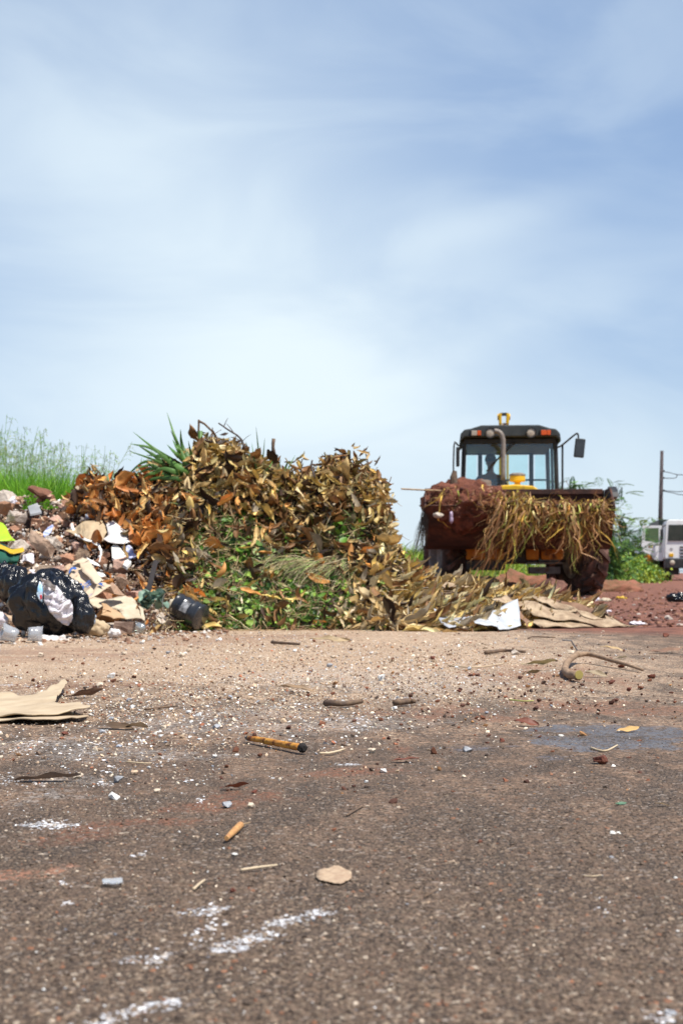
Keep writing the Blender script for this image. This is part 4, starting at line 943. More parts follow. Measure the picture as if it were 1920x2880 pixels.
# wheels
def wheel(x, y, r, w_, steer, par, lugs=14):
    A = Vector((math.cos(steer), math.sin(steer), 0)); o_ = Vector((x, y, r)); s_ = 1 if x > 0 else -1; out_ = A*s_
    hb = MB(); hb.lathe([(0, w_*.20), (.10*r/.55, w_*.20), (.13*r/.55, w_*.16), (.17*r/.55, w_*.05), (.17*r/.55, -w_*.3), (0, -w_*.3)], o_, out_, 20)
    hub = hb.build('wheel', M['grey'], par, smooth=False)
    rm = MB(); rm.lathe([(.16*r/.55, w_*.03), (r*.40, w_*.10), (r*.50, w_*.16), (r*.53, w_*.40), (r*.56, w_*.42), (r*.57, w_*.38), (r*.55, -w_*.38), (r*.45, -w_*.3), (.16*r/.55, -w_*.03)], o_, out_, 30)
    for k_ in range(8):
        a = k_*math.pi/4; u, v = frame_from_axis(out_); c_ = o_+out_*w_*.10+(u*math.cos(a)+v*math.sin(a))*r*.30; rm.tube([c_, c_+out_*.035], .016, 6)
    rm.build('rim', M['rimm'], hub)
    ty = MB(); ty.lathe([(r*.555, -w_*.40), (r*.66, -w_*.49), (r*.80, -w_*.5), (r*.90, -w_*.45), (r*.945, -w_*.25), (r*.95, 0), (r*.945, w_*.25), (r*.90, w_*.45), (r*.80, w_*.5), (r*.66, w_*.49), (r*.555, w_*.40)], o_, A, 44)
    u, v = frame_from_axis(A)
    for k_ in range(lugs):
        for sd_ in (-1, 1):
            a0 = 2*math.pi*(k_+(.5 if sd_ > 0 else 0))/lugs; vs_ = []
            for q in range(5):
                f_ = q/4; a = a0+f_*.34; rr = r*(.955 if f_ < .8 else .93); ww = sd_*w_*lerp(0, .5, f_); hw = .026+.012*f_
                for top in (0, 1):
                    for e_ in (-1, 1):
                        aa = a+e_*hw/r; R2 = (rr-.03 if not top else rr+.05 if f_ < .9 else rr-.03); vs_.append(o_+A*ww+(u*math.cos(aa)+v*math.sin(aa))*R2)
            fs_ = []
            for q in range(4):
                b0 = q*4; fs_ += [(b0+2, b0+3, b0+7, b0+6), (b0, b0+2, b0+6, b0+4), (b0+1, b0+5, b0+7, b0+3)]
            fs_ += [(0, 1, 3, 2), (16, 18, 19, 17)]
            ty.add(vs_, fs_)
    ty.build('tyre', M['rubber'], hub); return hub
for x, y, r, w_, st in ((-.96, 0, .55, .44, R(20)), (.98, 0, .55, .44, R(20)), (-.88, 2.15, .70, .46, 0), (.88, 2.15, .70, .46, 0)): wheel(x, y, r, w_, st, ld)
# chassis, axle, arms
c_ = MB(); c_.box((0, .9, .62), (.62, 2.6, .30)); c_.box((0, 0, .55), (1.5, .16, .14)); c_.box((0, 2.15, .66), (1.4, .2, .2)); c_.build('chassis', M['black'], ld, bevel=.02)
for x0, x1 in ((-.70, -.42), (-.38, -.16), (.16, .34), (.37, .68)):
    f_ = MB(); f_.box(((x0+x1)/2, -.36, .60), (x1-x0, .3, .17)); f_.build('front_casting', M['orange'], ld, bevel=.03)
f_ = MB(); f_.box((-.42, -.30, .44), (.56, .34, .15)); f_.build('battery_box', M['black'], ld, bevel=.015)
f_ = MB(); f_.box((.42, -.32, .365), (.44, .34, .10)); f_.box((.42, -.32, .47), (.50, .30, .03)); f_.build('step', M['grey'], ld, bevel=.01)
for s_ in (-1, 1):
    a_ = MB(); a_.prism([(-.50, .78), (-.62, 1.02), (-.15, 1.10), (.95, 1.52), (1.15, 1.45), (1.1, 1.30), (0, .86)], s_*.44-.045, s_*.44+.045, axis='x'); arm = a_.build('loader_arm', M['yellow'], ld, bevel=.012)
    h_ = MB(); h_.tube([(s_*.44, .7, .86), (s_*.44, .1, .95)], .05, 12); h_.tube([(s_*.44, .1, .95), (s_*.44, -.45, 1.03)], .028, 12); h_.build('lift_cylinder', M['grey'], arm, smooth=True)
# hood with exhaust and pre-cleaner
hd = MB(); hw_ = .40
pr = [(-hw_, .78), (-hw_, 1.42), (-hw_+.05, 1.53), (-hw_+.13, 1.585), (0, 1.605), (hw_-.13, 1.585), (hw_-.05, 1.53), (hw_, 1.42), (hw_, .78)]
hd.prism(pr, -.30, 1.12); hood = hd.build('hood', M['yellow'], ld, bevel=.03, seg=3)
gr = MB(); [gr.box((0, -.312, 1.40-.07*i), (.52, .02, .03)) for i in range(8)]; gr.box((0, -.302, 1.15), (.58, .012, .66)); gr.build('grille', M['black'], hood)
ex = MB(); ex.tube(smooth_pts([(-.13, .45, 1.66), (-.13, .45, 2.20), (-.135, .45, 2.33), (-.165, .45, 2.41), (-.215, .45, 2.445), (-.262, .45, 2.452)], 4), .036, 16); exo = ex.build('exhaust_pipe', M['pipe'], ld, smooth=True)
eb = MB(); eb.lathe([(.0, 0), (.07, 0), (.07, .04), (.052, .06), (.048, .12), (.0, .12)], (-.13, .45, 1.585), (0, 0, 1), 16); eb.build('clamp', M['black'], exo)
ac = MB(); ac.lathe([(0, 0), (.045, 0), (.045, .075), (.11, .085), (.118, .10), (.118, .155), (.112, .165), (.112, .19), (.075, .205), (0, .21)], (.075, .35, 1.60), (0, 0, 1), 24); aco = ac.build('air_cleaner', M['yellow'], ld, smooth=False, bevel=.004, seg=1)
ac = MB(); ac.lathe([(0, .172), (.121, .170), (.121, .192), (.08, .212), (0, .215)], (.075, .35, 1.601), (0, 0, 1), 24); ac.build('cleaner_cap', M['pipe'], aco)
# cab
Y0, Y1 = 1.20, 2.75
cf = MB()
for s_ in (-1, 1):
    cf.tube([(s_*.74, Y0, 1.02), (s_*.70, Y0+.04, 2.40)], .036, 8); cf.tube([(s_*.72, Y1, 1.02), (s_*.68, Y1-.05, 2.40)], .036, 8)
    cf.tube([(s_*.735, 2.02, 1.02), (s_*.70, 2.02, 2.40)], .025, 8)
    cf.box((s_*.70, 1.97, 1.16), (.06, 1.5, .30))
    cf.box((s_*.42, Y1-.03, 1.78), (.07, .06, 1.24))
cf.box((0, Y0+.02, 1.10), (1.44, .06, .22)); cf.box((0, Y1, 1.12), (1.36, .06, .28)); cf.box((0, Y1-.06, 1.86), (1.34, .03, .03)); cf.box((0, Y0+.03, 2.37), (1.42, .07, .07)); cf.box((0, Y1-.04, 2.34), (1.36, .08, .12))
cf.box((0, 1.97, .98), (1.44, 1.5, .05)); cabf = cf.build('cab_frame', M['black'], ld, bevel=.008)
rf = MB(); rf.prism([(-.775, 2.34), (-.76, 2.47), (-.70, 2.535), (-.60, 2.55), (-.44, 2.60), (.44, 2.60), (.60, 2.55), (.70, 2.535), (.76, 2.47), (.775, 2.34), (.70, 2.42), (-.70, 2.42)], Y0-.16, Y1+.10)
roof = rf.build('roof', M['roofm'], ld, bevel=.02, seg=2)
hl = MB(); hl.box((0, 2.0, 2.34), (1.32, 1.4, .09)); hl.build('headliner', M['roofm'], roof, bevel=.02)
def pane(pts, m, name, par):
    p = MB(); n_ = len(pts); c0, c1, c2 = (Vector(pts[i]) for i in range(3)); nn_ = (c1-c0).cross(c2-c0).normalized()*.006
    p.add([Vector(q)-nn_*.5 for q in pts]+[Vector(q)+nn_*.5 for q in pts], [tuple(range(n_)), tuple(range(2*n_-1, n_-1, -1))]+[(i, i+n_, (i+1) % n_+n_, (i+1) % n_) for i in range(n_)])
    return p.build(name, m, par)
ws = pane([(-.69, Y0+.01, 1.22), (.69, Y0+.01, 1.22), (.66, Y0+.05, 2.335), (-.66, Y0+.05, 2.335)], M['glass'], 'windscreen', ld)
pane([(-.36, Y1-.02, 1.27), (.36, Y1-.02, 1.27), (.36, Y1-.07, 2.27), (-.36, Y1-.07, 2.27)], M['teal'], 'rear_window', ld)
for s_ in (-1, 1):
    pane([(s_*.66, Y1-.02, 1.27), (s_*.48, Y1-.02, 1.27), (s_*.48, Y1-.07, 2.27), (s_*.64, Y1-.07, 2.27)], M['teal'], 'rear_quarter_window', ld)
    pane([(s_*.735, Y0+.06, 1.32), (s_*.735, Y1-.06, 1.32), (s_*.70, Y1-.1, 2.34), (s_*.70, Y0+.09, 2.34)], M['teal'], 'side_window', ld)
wp_ = MB(); wp_.tube([(.10, Y0-.02, 2.36), (-.30, Y0-.03, 1.98)], .011, 6); wp_.tube([(.05, Y0-.02, 2.37), (-.25, Y0-.035, 2.02)], .008, 6); wp_.tube([(-.13, Y0-.02, 2.14), (-.36, Y0-.02, 1.90)], .012, 6); wp_.build('wiper', M['black'], ws)
for lx in (-.305, .315):
    q = MB(); q.lathe([(0, 0), (.045, 0), (.078, .03), (.082, .10), (.074, .10)], (lx, Y0-.13, 2.475), (0, -1, 0), 22); wl = q.build('work_lamp', M['black'], ld)
    q = MB(); q.lathe([(0, .092), (.05, .090), (.072, .082), (.072, .07), (0, .07)], (lx, Y0-.13, 2.475), (0, -1, 0), 22); q.build('lens', M['lens'], wl, smooth=True)
for lx, mm_ in ((-.53, M['lens']), (.53, M['amber'])):
    q = MB(); q.box((lx, Y0-.175, 2.475), (.17, .05, .10)); il = q.build('indicator', M['black'], ld, bevel=.01)
    q = MB(); q.box((lx-.02, Y0-.205, 2.475), (.085, .02, .075)); q.build('lens', mm_, il, bevel=.006)
    q = MB(); q.box((lx+.055, Y0-.205, 2.475), (.055, .02, .075)); q.build('lens', M['amber'], il, bevel=.006)
q = MB(); q.tube(smooth_pts([(.72, Y0, 2.27), (.78, Y0-.1, 2.28), (.98, Y0-.25, 2.44), (1.02, Y0-.25, 2.44), (1.03, Y0-.25, 2.36)], 3), .014, 8); q.tube([(.80, Y0-.1, 2.30), (.80, Y0-.08, 1.6), (.77, Y0, 1.35)], .016, 8); mi = q.build('mirror', M['black'], ld, smooth=True)
q = MB(); q.box((1.045, Y0-.25, 2.23), (.155, .05, .29), (0, R(6), 0)); h_ = q.build('housing', M['black'], mi, bevel=.02, seg=3)
q = MB(); q.box((1.045, Y0-.278, 2.23), (.125, .006, .25), (0, R(6), 0)); q.build('mirror_glass', M['mirrorg'], h_)
q = MB(); q.tube(smooth_pts([(-.72, Y0, 2.28), (-.80, Y0-.1, 2.30), (-.86, Y0-.12, 2.28), (-.87, Y0-.12, 1.35)], 3), .013, 8); mi = q.build('mirror', M['black'], ld, smooth=True)
q = MB(); q.box((-.80, Y0-.10, 2.12), (.055, .14, .30)); q.build('housing', M['black'], mi, bevel=.02, seg=3)
st_ = MB(); st_.box((.02, 2.35, 1.30), (.46, .44, .12)); st_.box((.02, 2.58, 1.52), (.44, .10, .42), (R(-8), 0, 0)); st_.box((.02, 2.35, 1.12), (.3, .3, .25)); st_.build('seat', M['seat'], ld, bevel=.03, seg=2)
sw = MB(); sw.lathe([(.19+.014*math.cos(a*math.pi/4), .014*math.sin(a*math.pi/4)) for a in range(8)], (-.02, 1.78, 1.62), (0, -.45, .9), 24, closed=True); sw.tube([(-.02, 1.78, 1.62), (-.02, 1.62, 1.2)], .03, 8); sw.box((-.02, 1.78, 1.62), (.36, .03, .02)); sw.build('steering_wheel', M['black'], ld)
# folded backhoe boom standing behind the cab
bh = MB()
for s_ in (-1, 1):
    bh.box((s_*.062, 3.45, 2.15), (.035, .16, 1.6)); bh.box((s_*.062, 3.45, 2.95), (.045, .2, .18)); bh.tube([(s_*.04, 3.45, 2.985), (s_*.108, 3.45, 2.985)], .055, 14)
bh.box((0, 3.6, 1.25), (.34, .3, .9)); boom = bh.build('backhoe_boom', M['yellow'], ld, bevel=.01)
q = MB(); q.box((0, 3.45, 3.03), (.13, .10, .045)); q.build('pin', M['black'], boom)
q = MB(); q.tube([(0, 3.45, 2.35), (0, 3.45, 2.88)], .036, 12); q.build('cylinder', M['lens'], boom, smooth=True)
q = MB(); q.box((.02, 3.15, .8), (1.5, .25, .3)); q.build('rear_frame', M['black'], ld, bevel=.02)
for s_ in (-1, 1):
    q = MB(); q.box((s_*.80, 3.15, .75), (.14, .2, 1.2)); q.build('stabiliser_leg', M['yellow'], ld, bevel=.015)
    q = MB(); q.prism([(1.45, 1.25), (1.55, 1.46), (2.75, 1.46), (2.9, 1.2), (2.9, 1.1), (2.7, 1.32), (1.65, 1.32), (1.52, 1.2)], s_*.72, s_*1.10, axis='x'); q.build('rear_fender', M['black'], ld, bevel=.015)

# ---------------------------------------------------------------- the driver
M['skin'] = mat('skin', (.20, .11, .075), (.17, .09, .06), rough=.5, bump=.05)
M['shirt'] = mat('blue_grey_shirt', (.10, .15, .20), (.07, .11, .15), rough=.9, bump=.3)
M['trouser'] = mat('dark_trousers', (.04, .045, .06), rough=.9, bump=.3)
def skin_fig(name, joints, bones, radii, m, parent, loc, sub=2):
    me = bpy.data.meshes.new(name); me.from_pydata(joints, bones, []); me.update(); o = bpy.data.objects.new(name, me); COL.objects.link(o)
    md = o.modifiers.new('Skin', 'SKIN'); md.use_smooth_shade = True; md.branch_smoothing = .6
    for i, r_ in enumerate(radii): me.skin_vertices[0].data[i].radius = r_ if isinstance(r_, tuple) else (r_, r_)
    me.skin_vertices[0].data[0].use_root = True
    s_ = o.modifiers.new('Sub', 'SUBSURF'); s_.levels = sub; s_.render_levels = sub
    dg = bpy.context.evaluated_depsgraph_get(); me2 = bpy.data.meshes.new_from_object(o.evaluated_get(dg)); me2.name = name
    o.modifiers.clear(); o.data = me2; me2.materials.clear(); me2.materials.append(m)
    for p in me2.polygons: p.use_smooth = True
    if parent: o.parent = parent
    else: o.location = loc
    return o
def person():
    J = []; B = []; Rr = []
    def j(p, r_, b_=None):
        J.append(p); Rr.append(r_)
        if b_ is not None: B.append((b_, len(J)-1))
        return len(J)-1
    pel = j((0, .05, 0), (.15, .11)); wa = j((0, .04, .16), (.13, .10), pel); ch = j((0, .01, .34), (.165, .11), wa); sh_ = j((0, 0, .46), (.12, .085), ch); nk = j((0, -.02, .54), .052, sh_)
    h1 = j((0, -.035, .60), (.062, .070), nk); h2 = j((0, -.045, .665), (.074, .090), h1); h3 = j((0, -.03, .74), (.070, .085), h2)
    j((0, -.125, .655), (.012, .016), h2)
    for s_ in (-1, 1):
        j((s_*.078, -.03, .66), (.010, .02), h2)
        a = j((s_*.18, 0, .43), .058, sh_); e = j((s_*.26, -.12, .20), .043, a); w_ = j((s_*.175, -.38, .265), .029, e); pm = j((s_*.165, -.45, .285), (.030, .016), w_)
        for f in range(4):
            q = j((s_*.165+(f-1.5)*.018, -.50-.004*(f in (1, 2)), .300), .0095, pm); q2 = j((s_*.165+(f-1.5)*.019, -.535, .285), .0085, q); j((s_*.165+(f-1.5)*.019, -.53, .258+.004*f), .0078, q2)
        q = j((s_*.165-s_*.035, -.44, .275), .011, w_); j((s_*.165-s_*.045, -.47, .255), .009, q)
        hp_ = j((s_*.10, 0, -.01), .088, pel); kn = j((s_*.16, -.42, .06), .062, hp_); an = j((s_*.16, -.50, -.32), .042, kn); j((s_*.16, -.62, -.35), (.045, .03), an)
    T0 = lw(-.26, 2.34, 1.44)
    o = skin_fig('person', J, B, Rr, M['skin'], None, T0); o.rotation_euler = (0, 0, yaw)
    tag(o, 'driver in blue grey shirt and cap sitting at the loader wheel', 'person')
    Rt = [tuple(x*1.16+.004 for x in (r_ if isinstance(r_, tuple) else (r_, r_))) for r_ in Rr]
    def sub_f(name, keep, m):
        mp_ = {}; j2, r2 = [], []
        for i in keep: mp_[i] = len(j2); j2.append(J[i]); r2.append(Rt[i])
        b2 = [(mp_[a], mp_[b_]) for a, b_ in B if a in mp_ and b_ in mp_]
        return skin_fig(name, j2, b2, r2, m, o, None)
    arms = [i for i in range(len(J)) if (abs(abs(J[i][0])-.18) < .002 and J[i][2] > .4) or abs(abs(J[i][0])-.26) < .002]
    sub_f('shirt', [1, 2, 3]+arms, M['shirt'])
    legs = [i for i in range(len(J)) if J[i][2] < .1 and i > 0 and Rr[i] in (.088, .062, .042)]
    sub_f('trousers', [0]+legs, M['trouser'])
    c_ = MB(); c_.lathe([(.092, .70), (.094, .74), (.080, .79), (.045, .822), (0, .83)], (0, -.03, 0), (0, 0, 1), 18); c_.add([(-.07, -.10, .715), (.07, -.10, .715), (.055, -.19, .70), (-.055, -.19, .70), (-.07, -.10, .725), (.07, -.10, .725), (.055, -.19, .708), (-.055, -.19, .708)], [(0, 1, 2, 3), (4, 5, 6, 7), (2, 3, 7, 6), (0, 3, 7, 4), (1, 2, 6, 5)]); c_.build('cap', M['seat'], o, smooth=True)
    for s_ in (-1, 1):
        e_ = MB(); e_.lathe([(0, .010), (.007, .007), (.010, 0), (.007, -.007), (0, -.010)], (s_*.03, -.125, .672), (0, 0, 1), 10); e_.build('eye', M['black'], o, smooth=True)
    e_ = MB(); e_.box((0, -.122, .618), (.045, .012, .008)); e_.build('mouth', M['redsoil'], o, bevel=.003)
person()

# ---------------------------------------------------------------- load in the bucket
def blob(name, c, rad, m, label, cat, amp=.16, f=3.2, sub=5, kind=None, flat_bottom=None, seed=0, group=None, rot=0, smooth=True, parent=None, squash=None):
    bm = bmesh.new(); bmesh.ops.create_icosphere(bm, subdivisions=sub, radius=1)
    c = Vector(c); rr = Vector(rad); e = Euler((0, 0, rot)).to_matrix(); s_ = max(rad)
    for v in bm.verts:
        n = v.co.normalized(); p = Vector((v.co.x*rr.x, v.co.y*rr.y, v.co.z*rr.z)); q = p*f/s_+Vector((seed*3.1, 0, seed))
        p += n*s_*amp*(mn.fractal(q, .9, 2.1, 5)+.35*abs(mn.noise(q*3.3)))
        if squash: p = squash(p)
        if flat_bottom is not None: p.z = max(p.z, flat_bottom)
        v.co = e@p
    me = bpy.data.meshes.new(name); bm.to_mesh(me); bm.free(); me.materials.append(m)
    for p_ in me.polygons: p_.use_smooth = smooth
    a = me.color_attributes.new('Col', 'FLOAT_COLOR', 'POINT'); a.data.foreach_set('color', np.ones(len(me.vertices)*4, dtype=np.float32)*.5)
    o = bpy.data.objects.new(name, me); COL.objects.link(o); o.location = c
    if parent: o.parent = parent
    tag(o, label, cat, group, kind); return o
blob('soil_load', lw(-.72, -1.34, 1.25), (.57, .46, .35), M['redsoil'], 'red brown soil heaped in the left end of the bucket', 'soil', .17, 3.5)
blob('soil_load', lw(.36, -1.22, 1.06), (.86, .42, .20), M['redsoil'], 'lower bed of soil in the right end of the bucket', 'soil', .12, 4, seed=4)
P = np.array([lw(max(-1.2, min(-.1, random.gauss(-.72, .24))), -1.45+random.gauss(0, .15), 1.40+random.uniform(-.25, .10))[:] for _ in range(500)])
P[:, 1] -= .12; T, Nn = frames(np.tile([0, -.5, .5], (500, 1)), .8)
V, Fc, C = scatter(PEB, P, T, Nn, rng.gamma(2, .010, 500)+.008, pick([(.17, .06, .035), (.1, .035, .025), (.3, .15, .1)], 500))
tag(np_obj('soil_lumps', V, Fc, C, M['grit'], smooth=False), 'loose red lumps over the soil in the bucket', 'soil', kind='stuff')
SC = [(.62, .40, .08), (.70, .52, .16), (.36, .40, .07), (.24, .11, .04), (.44, .24, .10), (.74, .60, .26)]
def strand_set(n, x0, x1, ya, yb, len_lo, len_hi, drift, dsp, wd=(.005, .026), k=10):
    out = []
    for _ in range(n):
        a = random.uniform(x0, x1) if random.random() < .3 else random.gauss(random.choice([x0+(x1-x0)*q for q in (.08, .3, .55, .78, .95)]), 5); y0 = random.uniform(ya, yb); ln_ = random.uniform(len_lo, len_hi); dr = random.gauss(drift, dsp); ph = random.uniform(0, 6); wv_ = random.uniform(1, 5); dd = random.uniform(-.12, .10)
        pts_ = []
        for i in range(k):
            s_ = i/(k-1); d_ = 19.02-.12*math.sin(min(1, s_*3)*1.57)+dd+.06*s_
            yy = y0-10*math.sin(min(1, s_*4)*3.14)+ln_*s_; xx = a+dr*(ln_/200)*s_**1.2+wv_*math.sin(s_*7+ph)*(.3+s_)
            pts_.append(W(xx, yy, d_)[:])
        out.append(pts_)
    P = np.array(out); nw = rng.normal(size=P.shape)*np.array([.050, .024, .030]); nw = np.cumsum(nw, 1)*np.linspace(0, 1, k)[None, :, None]**.7; P = P+nw
    return ribbons(P, rng.uniform(*wd, n), pick(SC, n, [3.2, 1.5, 1.3, 6, 5.5, 1.0], .35))
parts = [strand_set(190, 1405, 1500, 1398, 1440, 40, 160, -50, 28), strand_set(80, 1395, 1470, 1400, 1450, 130, 225, -78, 20), strand_set(130, 1490, 1600, 1415, 1450, 25, 100, -10, 30),
         strand_set(180, 1585, 1665, 1412, 1440, 40, 140, -6, 30), strand_set(36, 1596, 1636, 1420, 1450, 120, 190, 6, 14), strand_set(130, 1650, 1708, 1408, 1430, 20, 90, 2, 26), strand_set(90, 1385, 1480, 1385, 1415, 20, 60, -30, 60),
         strand_set(22, 1240, 1390, 1370, 1392, 20, 70, -30, 30), strand_set(60, 1480, 1700, 1408, 1425, 15, 50, 0, 60)]
# mat of straw lying over the soil behind the lip
n = 420; xx = rng.uniform(-.36, 1.22, n); s0 = np.array([lw(a, -1.62+random.uniform(0, .5), 1.22+random.uniform(-.02, .05))[:] for a in xx])
D = np.stack([rng.normal(0, .8, n), rng.normal(-.5, .5, n), rng.normal(0, .2, n)], 1); pw = rand_walk(s0, D, .045, 8, .28, .1); parts.append(ribbons(pw, rng.uniform(.012, .028, n), pick(SC, n, [4, 3, 1.2, 4, 3, 1])))
V, Fc, C = join_np(parts)
tag(np_obj('hanging_straw', V, Fc, C, M['straw']), 'long dry yellow straw hanging over the front lip of the bucket', 'straw', kind='stuff')
rt = []
for _ in range(70):
    a = random.uniform(1188, 1204); y0 = random.uniform(1420, 1470); ln_ = random.uniform(30, 110); dr = random.uniform(-45, 2)
    rt.append([W(a+dr*s_*ln_/100+2*math.sin(s_*6+y0), y0+ln_*s_-8*math.sin(s_*3), 19.2)[:] for s_ in np.linspace(0, 1, 7)])
V, Fc, C = tubes3(np.array(rt), np.full(70, .0035), pick([(.06, .05, .04), (.10, .08, .05)], 70))
tag(np_obj('thin_roots', V, Fc, C, M['straw']), 'thin dark roots dangling off the left end of the bucket', 'roots', kind='stuff')
def simple(mb_, name, m, loc, label, cat, group=None, **kw):
    o = mb_.build(name, M[m] if isinstance(m, str) else m, loc=loc, **kw); return tag(o, label, cat, group)
M['palewood'] = mat('pale_wood', (.42, .31, .18), (.30, .2, .11), rough=.8, scale=14, bump=.5)
q = MB(); q.tube([W(1128, 1375, 19.1), W(1290, 1383, 19.3)], .022, 4, flat=.5); simple(q, 'plank', 'palewood', W(1290, 1383, 19.3), 'narrow pale plank sticking out left over the bucket edge', 'plank')
q = MB(); q.tube([W(1362, 1398, 19.4), W(1358, 1372, 19.4), W(1360, 1350, 19.4)], [.125, .115, .10], 12); q.tube([W(1340, 1395, 19.35), W(1336, 1378, 19.3)], [.05, .03], 8)
o = simple(q, 'wood_stump', mat('weathered_stump', (.34, .26, .20), (.2, .14, .1), rough=.85, scale=12, bump=.8, bscale=30, bdist=.02), W(1362, 1398, 19.4), 'weathered grey brown stump standing in the bucket load', 'stump', bevel=.01)
q = MB(); q.tube([W(1277, 1365, 19.35), W(1275, 1342, 19.35), W(1278, 1324, 19.35)], [.06, .05, .028], 8); simple(q, 'wood_stub', 'wood', W(1277, 1365, 19.35), 'dark wood stub poking up from left end of the load', 'stub')
blob('crumpled_paper', W(1232, 1449, 18.82), (.07, .03, .035), M['lens'], 'grey scrap of paper stuck to the left of the bucket face', 'paper', .25, 2, 3)
blob('plastic_shred', W(1268, 1456, 18.85), (.022, .02, .08), mat('pinkish_plastic', (.5, .38, .5), rough=.4), 'pinkish shred of plastic on the bucket face', 'plastic scrap', .3, 3, 3)

# boulder and earth ridge by the loader
def squash_b(p): p.x *= 1-.45*max(0, p.z/.2)*(p.x < 0); return p
rock_obj('boulder', W(1545, 1650, 17.6)+Vector((0, 0, -.02)), (.40, .34, .30), (.25, .35, .3), (.36, .19, .14), 903, label='reddish pointed boulder on the ground before the loader', cat='boulder')
blob('earth_ridge', (2.35, 19.9, .0), (.85, .35, .16), mat('ridge_soil', (.30, .12, .075), (.16, .09, .045), rough=.95, scale=6, bump=.8, bscale=18, bdist=.03), 'low ridge of red earth under the raised bucket', 'soil ridge', .12, 3.5, 5, seed=9)

blob('earth_ridge', (3.1, 25.2, .0), (2.2, .8, .26), bpy.data.materials['ridge_soil'], 'long brown earth ridge behind the loader wheels', 'soil ridge', .10, 5, 5, seed=13)
# ---------------------------------------------------------------- white truck with open door
tk_o = Vector((14.98, 60.6, 0)); tk = empty('white_truck', tk_o, R(-8)); tag(tk, 'white truck facing the camera with its left door swung open', 'truck')
q = MB(); q.prism([(-1.2, .92), (-1.2, 1.62), (-1.16, 2.42), (-1.10, 2.56), (-1.0, 2.60), (1.0, 2.60), (1.10, 2.56), (1.16, 2.42), (1.2, 1.62), (1.2, .92)], 0, 1.75); cab = q.build('cab_body', M['white'], tk, bevel=.05, seg=3)
q = MB(); q.prism([(-1.08, 1.71), (1.08, 1.71), (1.04, 2.38), (-1.04, 2.38)], -.015, .02); wsx = q.build('windscreen', M['darkglass'], cab, bevel=.008)
q = MB(); q.box((0, -.028, 1.71), (2.14, .02, .04)); q.box((-.35, -.03, 1.78), (.5, .015, .02), (0, R(10), 0)); q.build('wiper', M['black'], wsx)
for i in range(4): q = MB(); q.box((0, -.012, 1.43-.14*i), (1.14, .03, .055)); q.build('grille_slat', M['black'], cab)
for s_ in (-1, 1):
    q = MB(); q.box((s_*.93, -.02, 1.085), (.18, .05, .14)); q.build('turn_signal', mat('yellow_lens', (.9, .5, .01), rough=.3, bump=0), cab, bevel=.02)
    q = MB(); q.lathe([(0, .02), (.09, .015), (.11, 0), (.11, -.05)], (s_*.90, -.13, .76), (0, -1, 0), 18); q.build('headlight', M['lens'], tk, smooth=True)
    wheel_ = wheel(s_*1.0, .95, .50, .30, 0, tk, 14)
    q = MB(); q.box((s_*.86, .40, .50), (.6, .03, .5)); q.build('mudflap', M['black'], tk)
q = MB(); q.lathe([(.045, 0), (.06, .006), (.045, .012)], (-.93, -.002, 1.34), (0, -1, 0), 18); q.build('badge', M['grey'], cab)
q = MB(); q.prism([(-1.2, .55), (-1.2, .88), (-1.12, .90), (1.12, .90), (1.2, .88), (1.2, .55), (1.1, .52), (-1.1, .52)], -.13, .35); q.build('bumper', M['black'], tk, bevel=.03)
q = MB(); q.box((0, 3.6, .75), (.9, 6.6, .28)); q.build('chassis', M['black'], tk)
q = MB(); q.box((-.05, 4.75, 1.78), (2.5, 5.6, 1.80)); q.build('cargo_body', mat('dark_green_body', (.03, .045, .035), rough=.5), tk, bevel=.04)
for s_ in (-1, 1): wheel(s_*.95, 6.0, .50, .5, 0, tk, 14)
def tkl(px, py, dd=0): # truck-local x,z of a spot seen on the plane of the open door
    return ((px-960)/4000*60.6-tk_o.x, .33+(1611-py)/4000*60.6)
hx = -1.22; dr = empty('open_door', (0, 0, 0))
bpy.data.objects.remove(dr)
def dpt(px, py): x, z = tkl(px, py); return (x, z)
door_out = [dpt(1809, 1477), dpt(1863, 1477), dpt(1865, 1576), dpt(1842, 1576), dpt(1836, 1566), dpt(1828, 1559), dpt(1818, 1555), dpt(1807, 1553), dpt(1806, 1535)]
win = [dpt(1816, 1484), dpt(1854, 1484), dpt(1854, 1525), dpt(1816, 1521)]
q = MB(); n_ = len(win)
# frame as strips round the window plus the lower panel
def strip(a, b_, c__, d__): q.prism([a, b_, c__, d__], .18, .24)
strip(door_out[0], door_out[1], win[1], win[0]); strip(door_out[1], (door_out[2][0], win[2][1]), win[2], win[1]); strip(door_out[8], door_out[0], win[0], win[3])
q.prism([door_out[8], win[3], win[2], (door_out[2][0], win[2][1]), door_out[2], door_out[3], door_out[4], door_out[5], door_out[6], door_out[7]], .18, .24)
door = q.build('open_door', M['white'], tk)
q = MB(); q.prism(win, .205, .212); q.build('window', M['doorglass'], door)
q = MB(); x_, z_ = dpt(1808, 1541); q.box((x_, .17, z_), (.05, .05, .12)); q.build('latch', M['black'], door, bevel=.01)
for (px_, c_) in ((1828, (.6, .05, .04)), (1832, (.05, .4, .1)), (1836, (.7, .45, .02)), (1841, (.05, .2, .5))):
    x_, z_ = dpt(px_, 1537); q = MB(); q.box((x_, .1775, z_+random.uniform(-.01, .02)), (.05, .004, .085)); q.build('sticker', mat('sticker_paint', c_, bump=0), door)
x_, z_ = dpt(1858, 1547)
q = MB(); q.lathe([(.035, 0), (.05, .002), (.035, .004)], (x_, .178, z_+.05), (0, -1, 0), 14); q.lathe([(.03, 0), (.045, .002), (.03, .004)], (x_, .178, z_-.06), (0, -1, 0), 14); q.build('sticker', mat('green_sticker_paint', (.05, .35, .2), bump=0), door)
x_, z_ = dpt(1861, 1503)
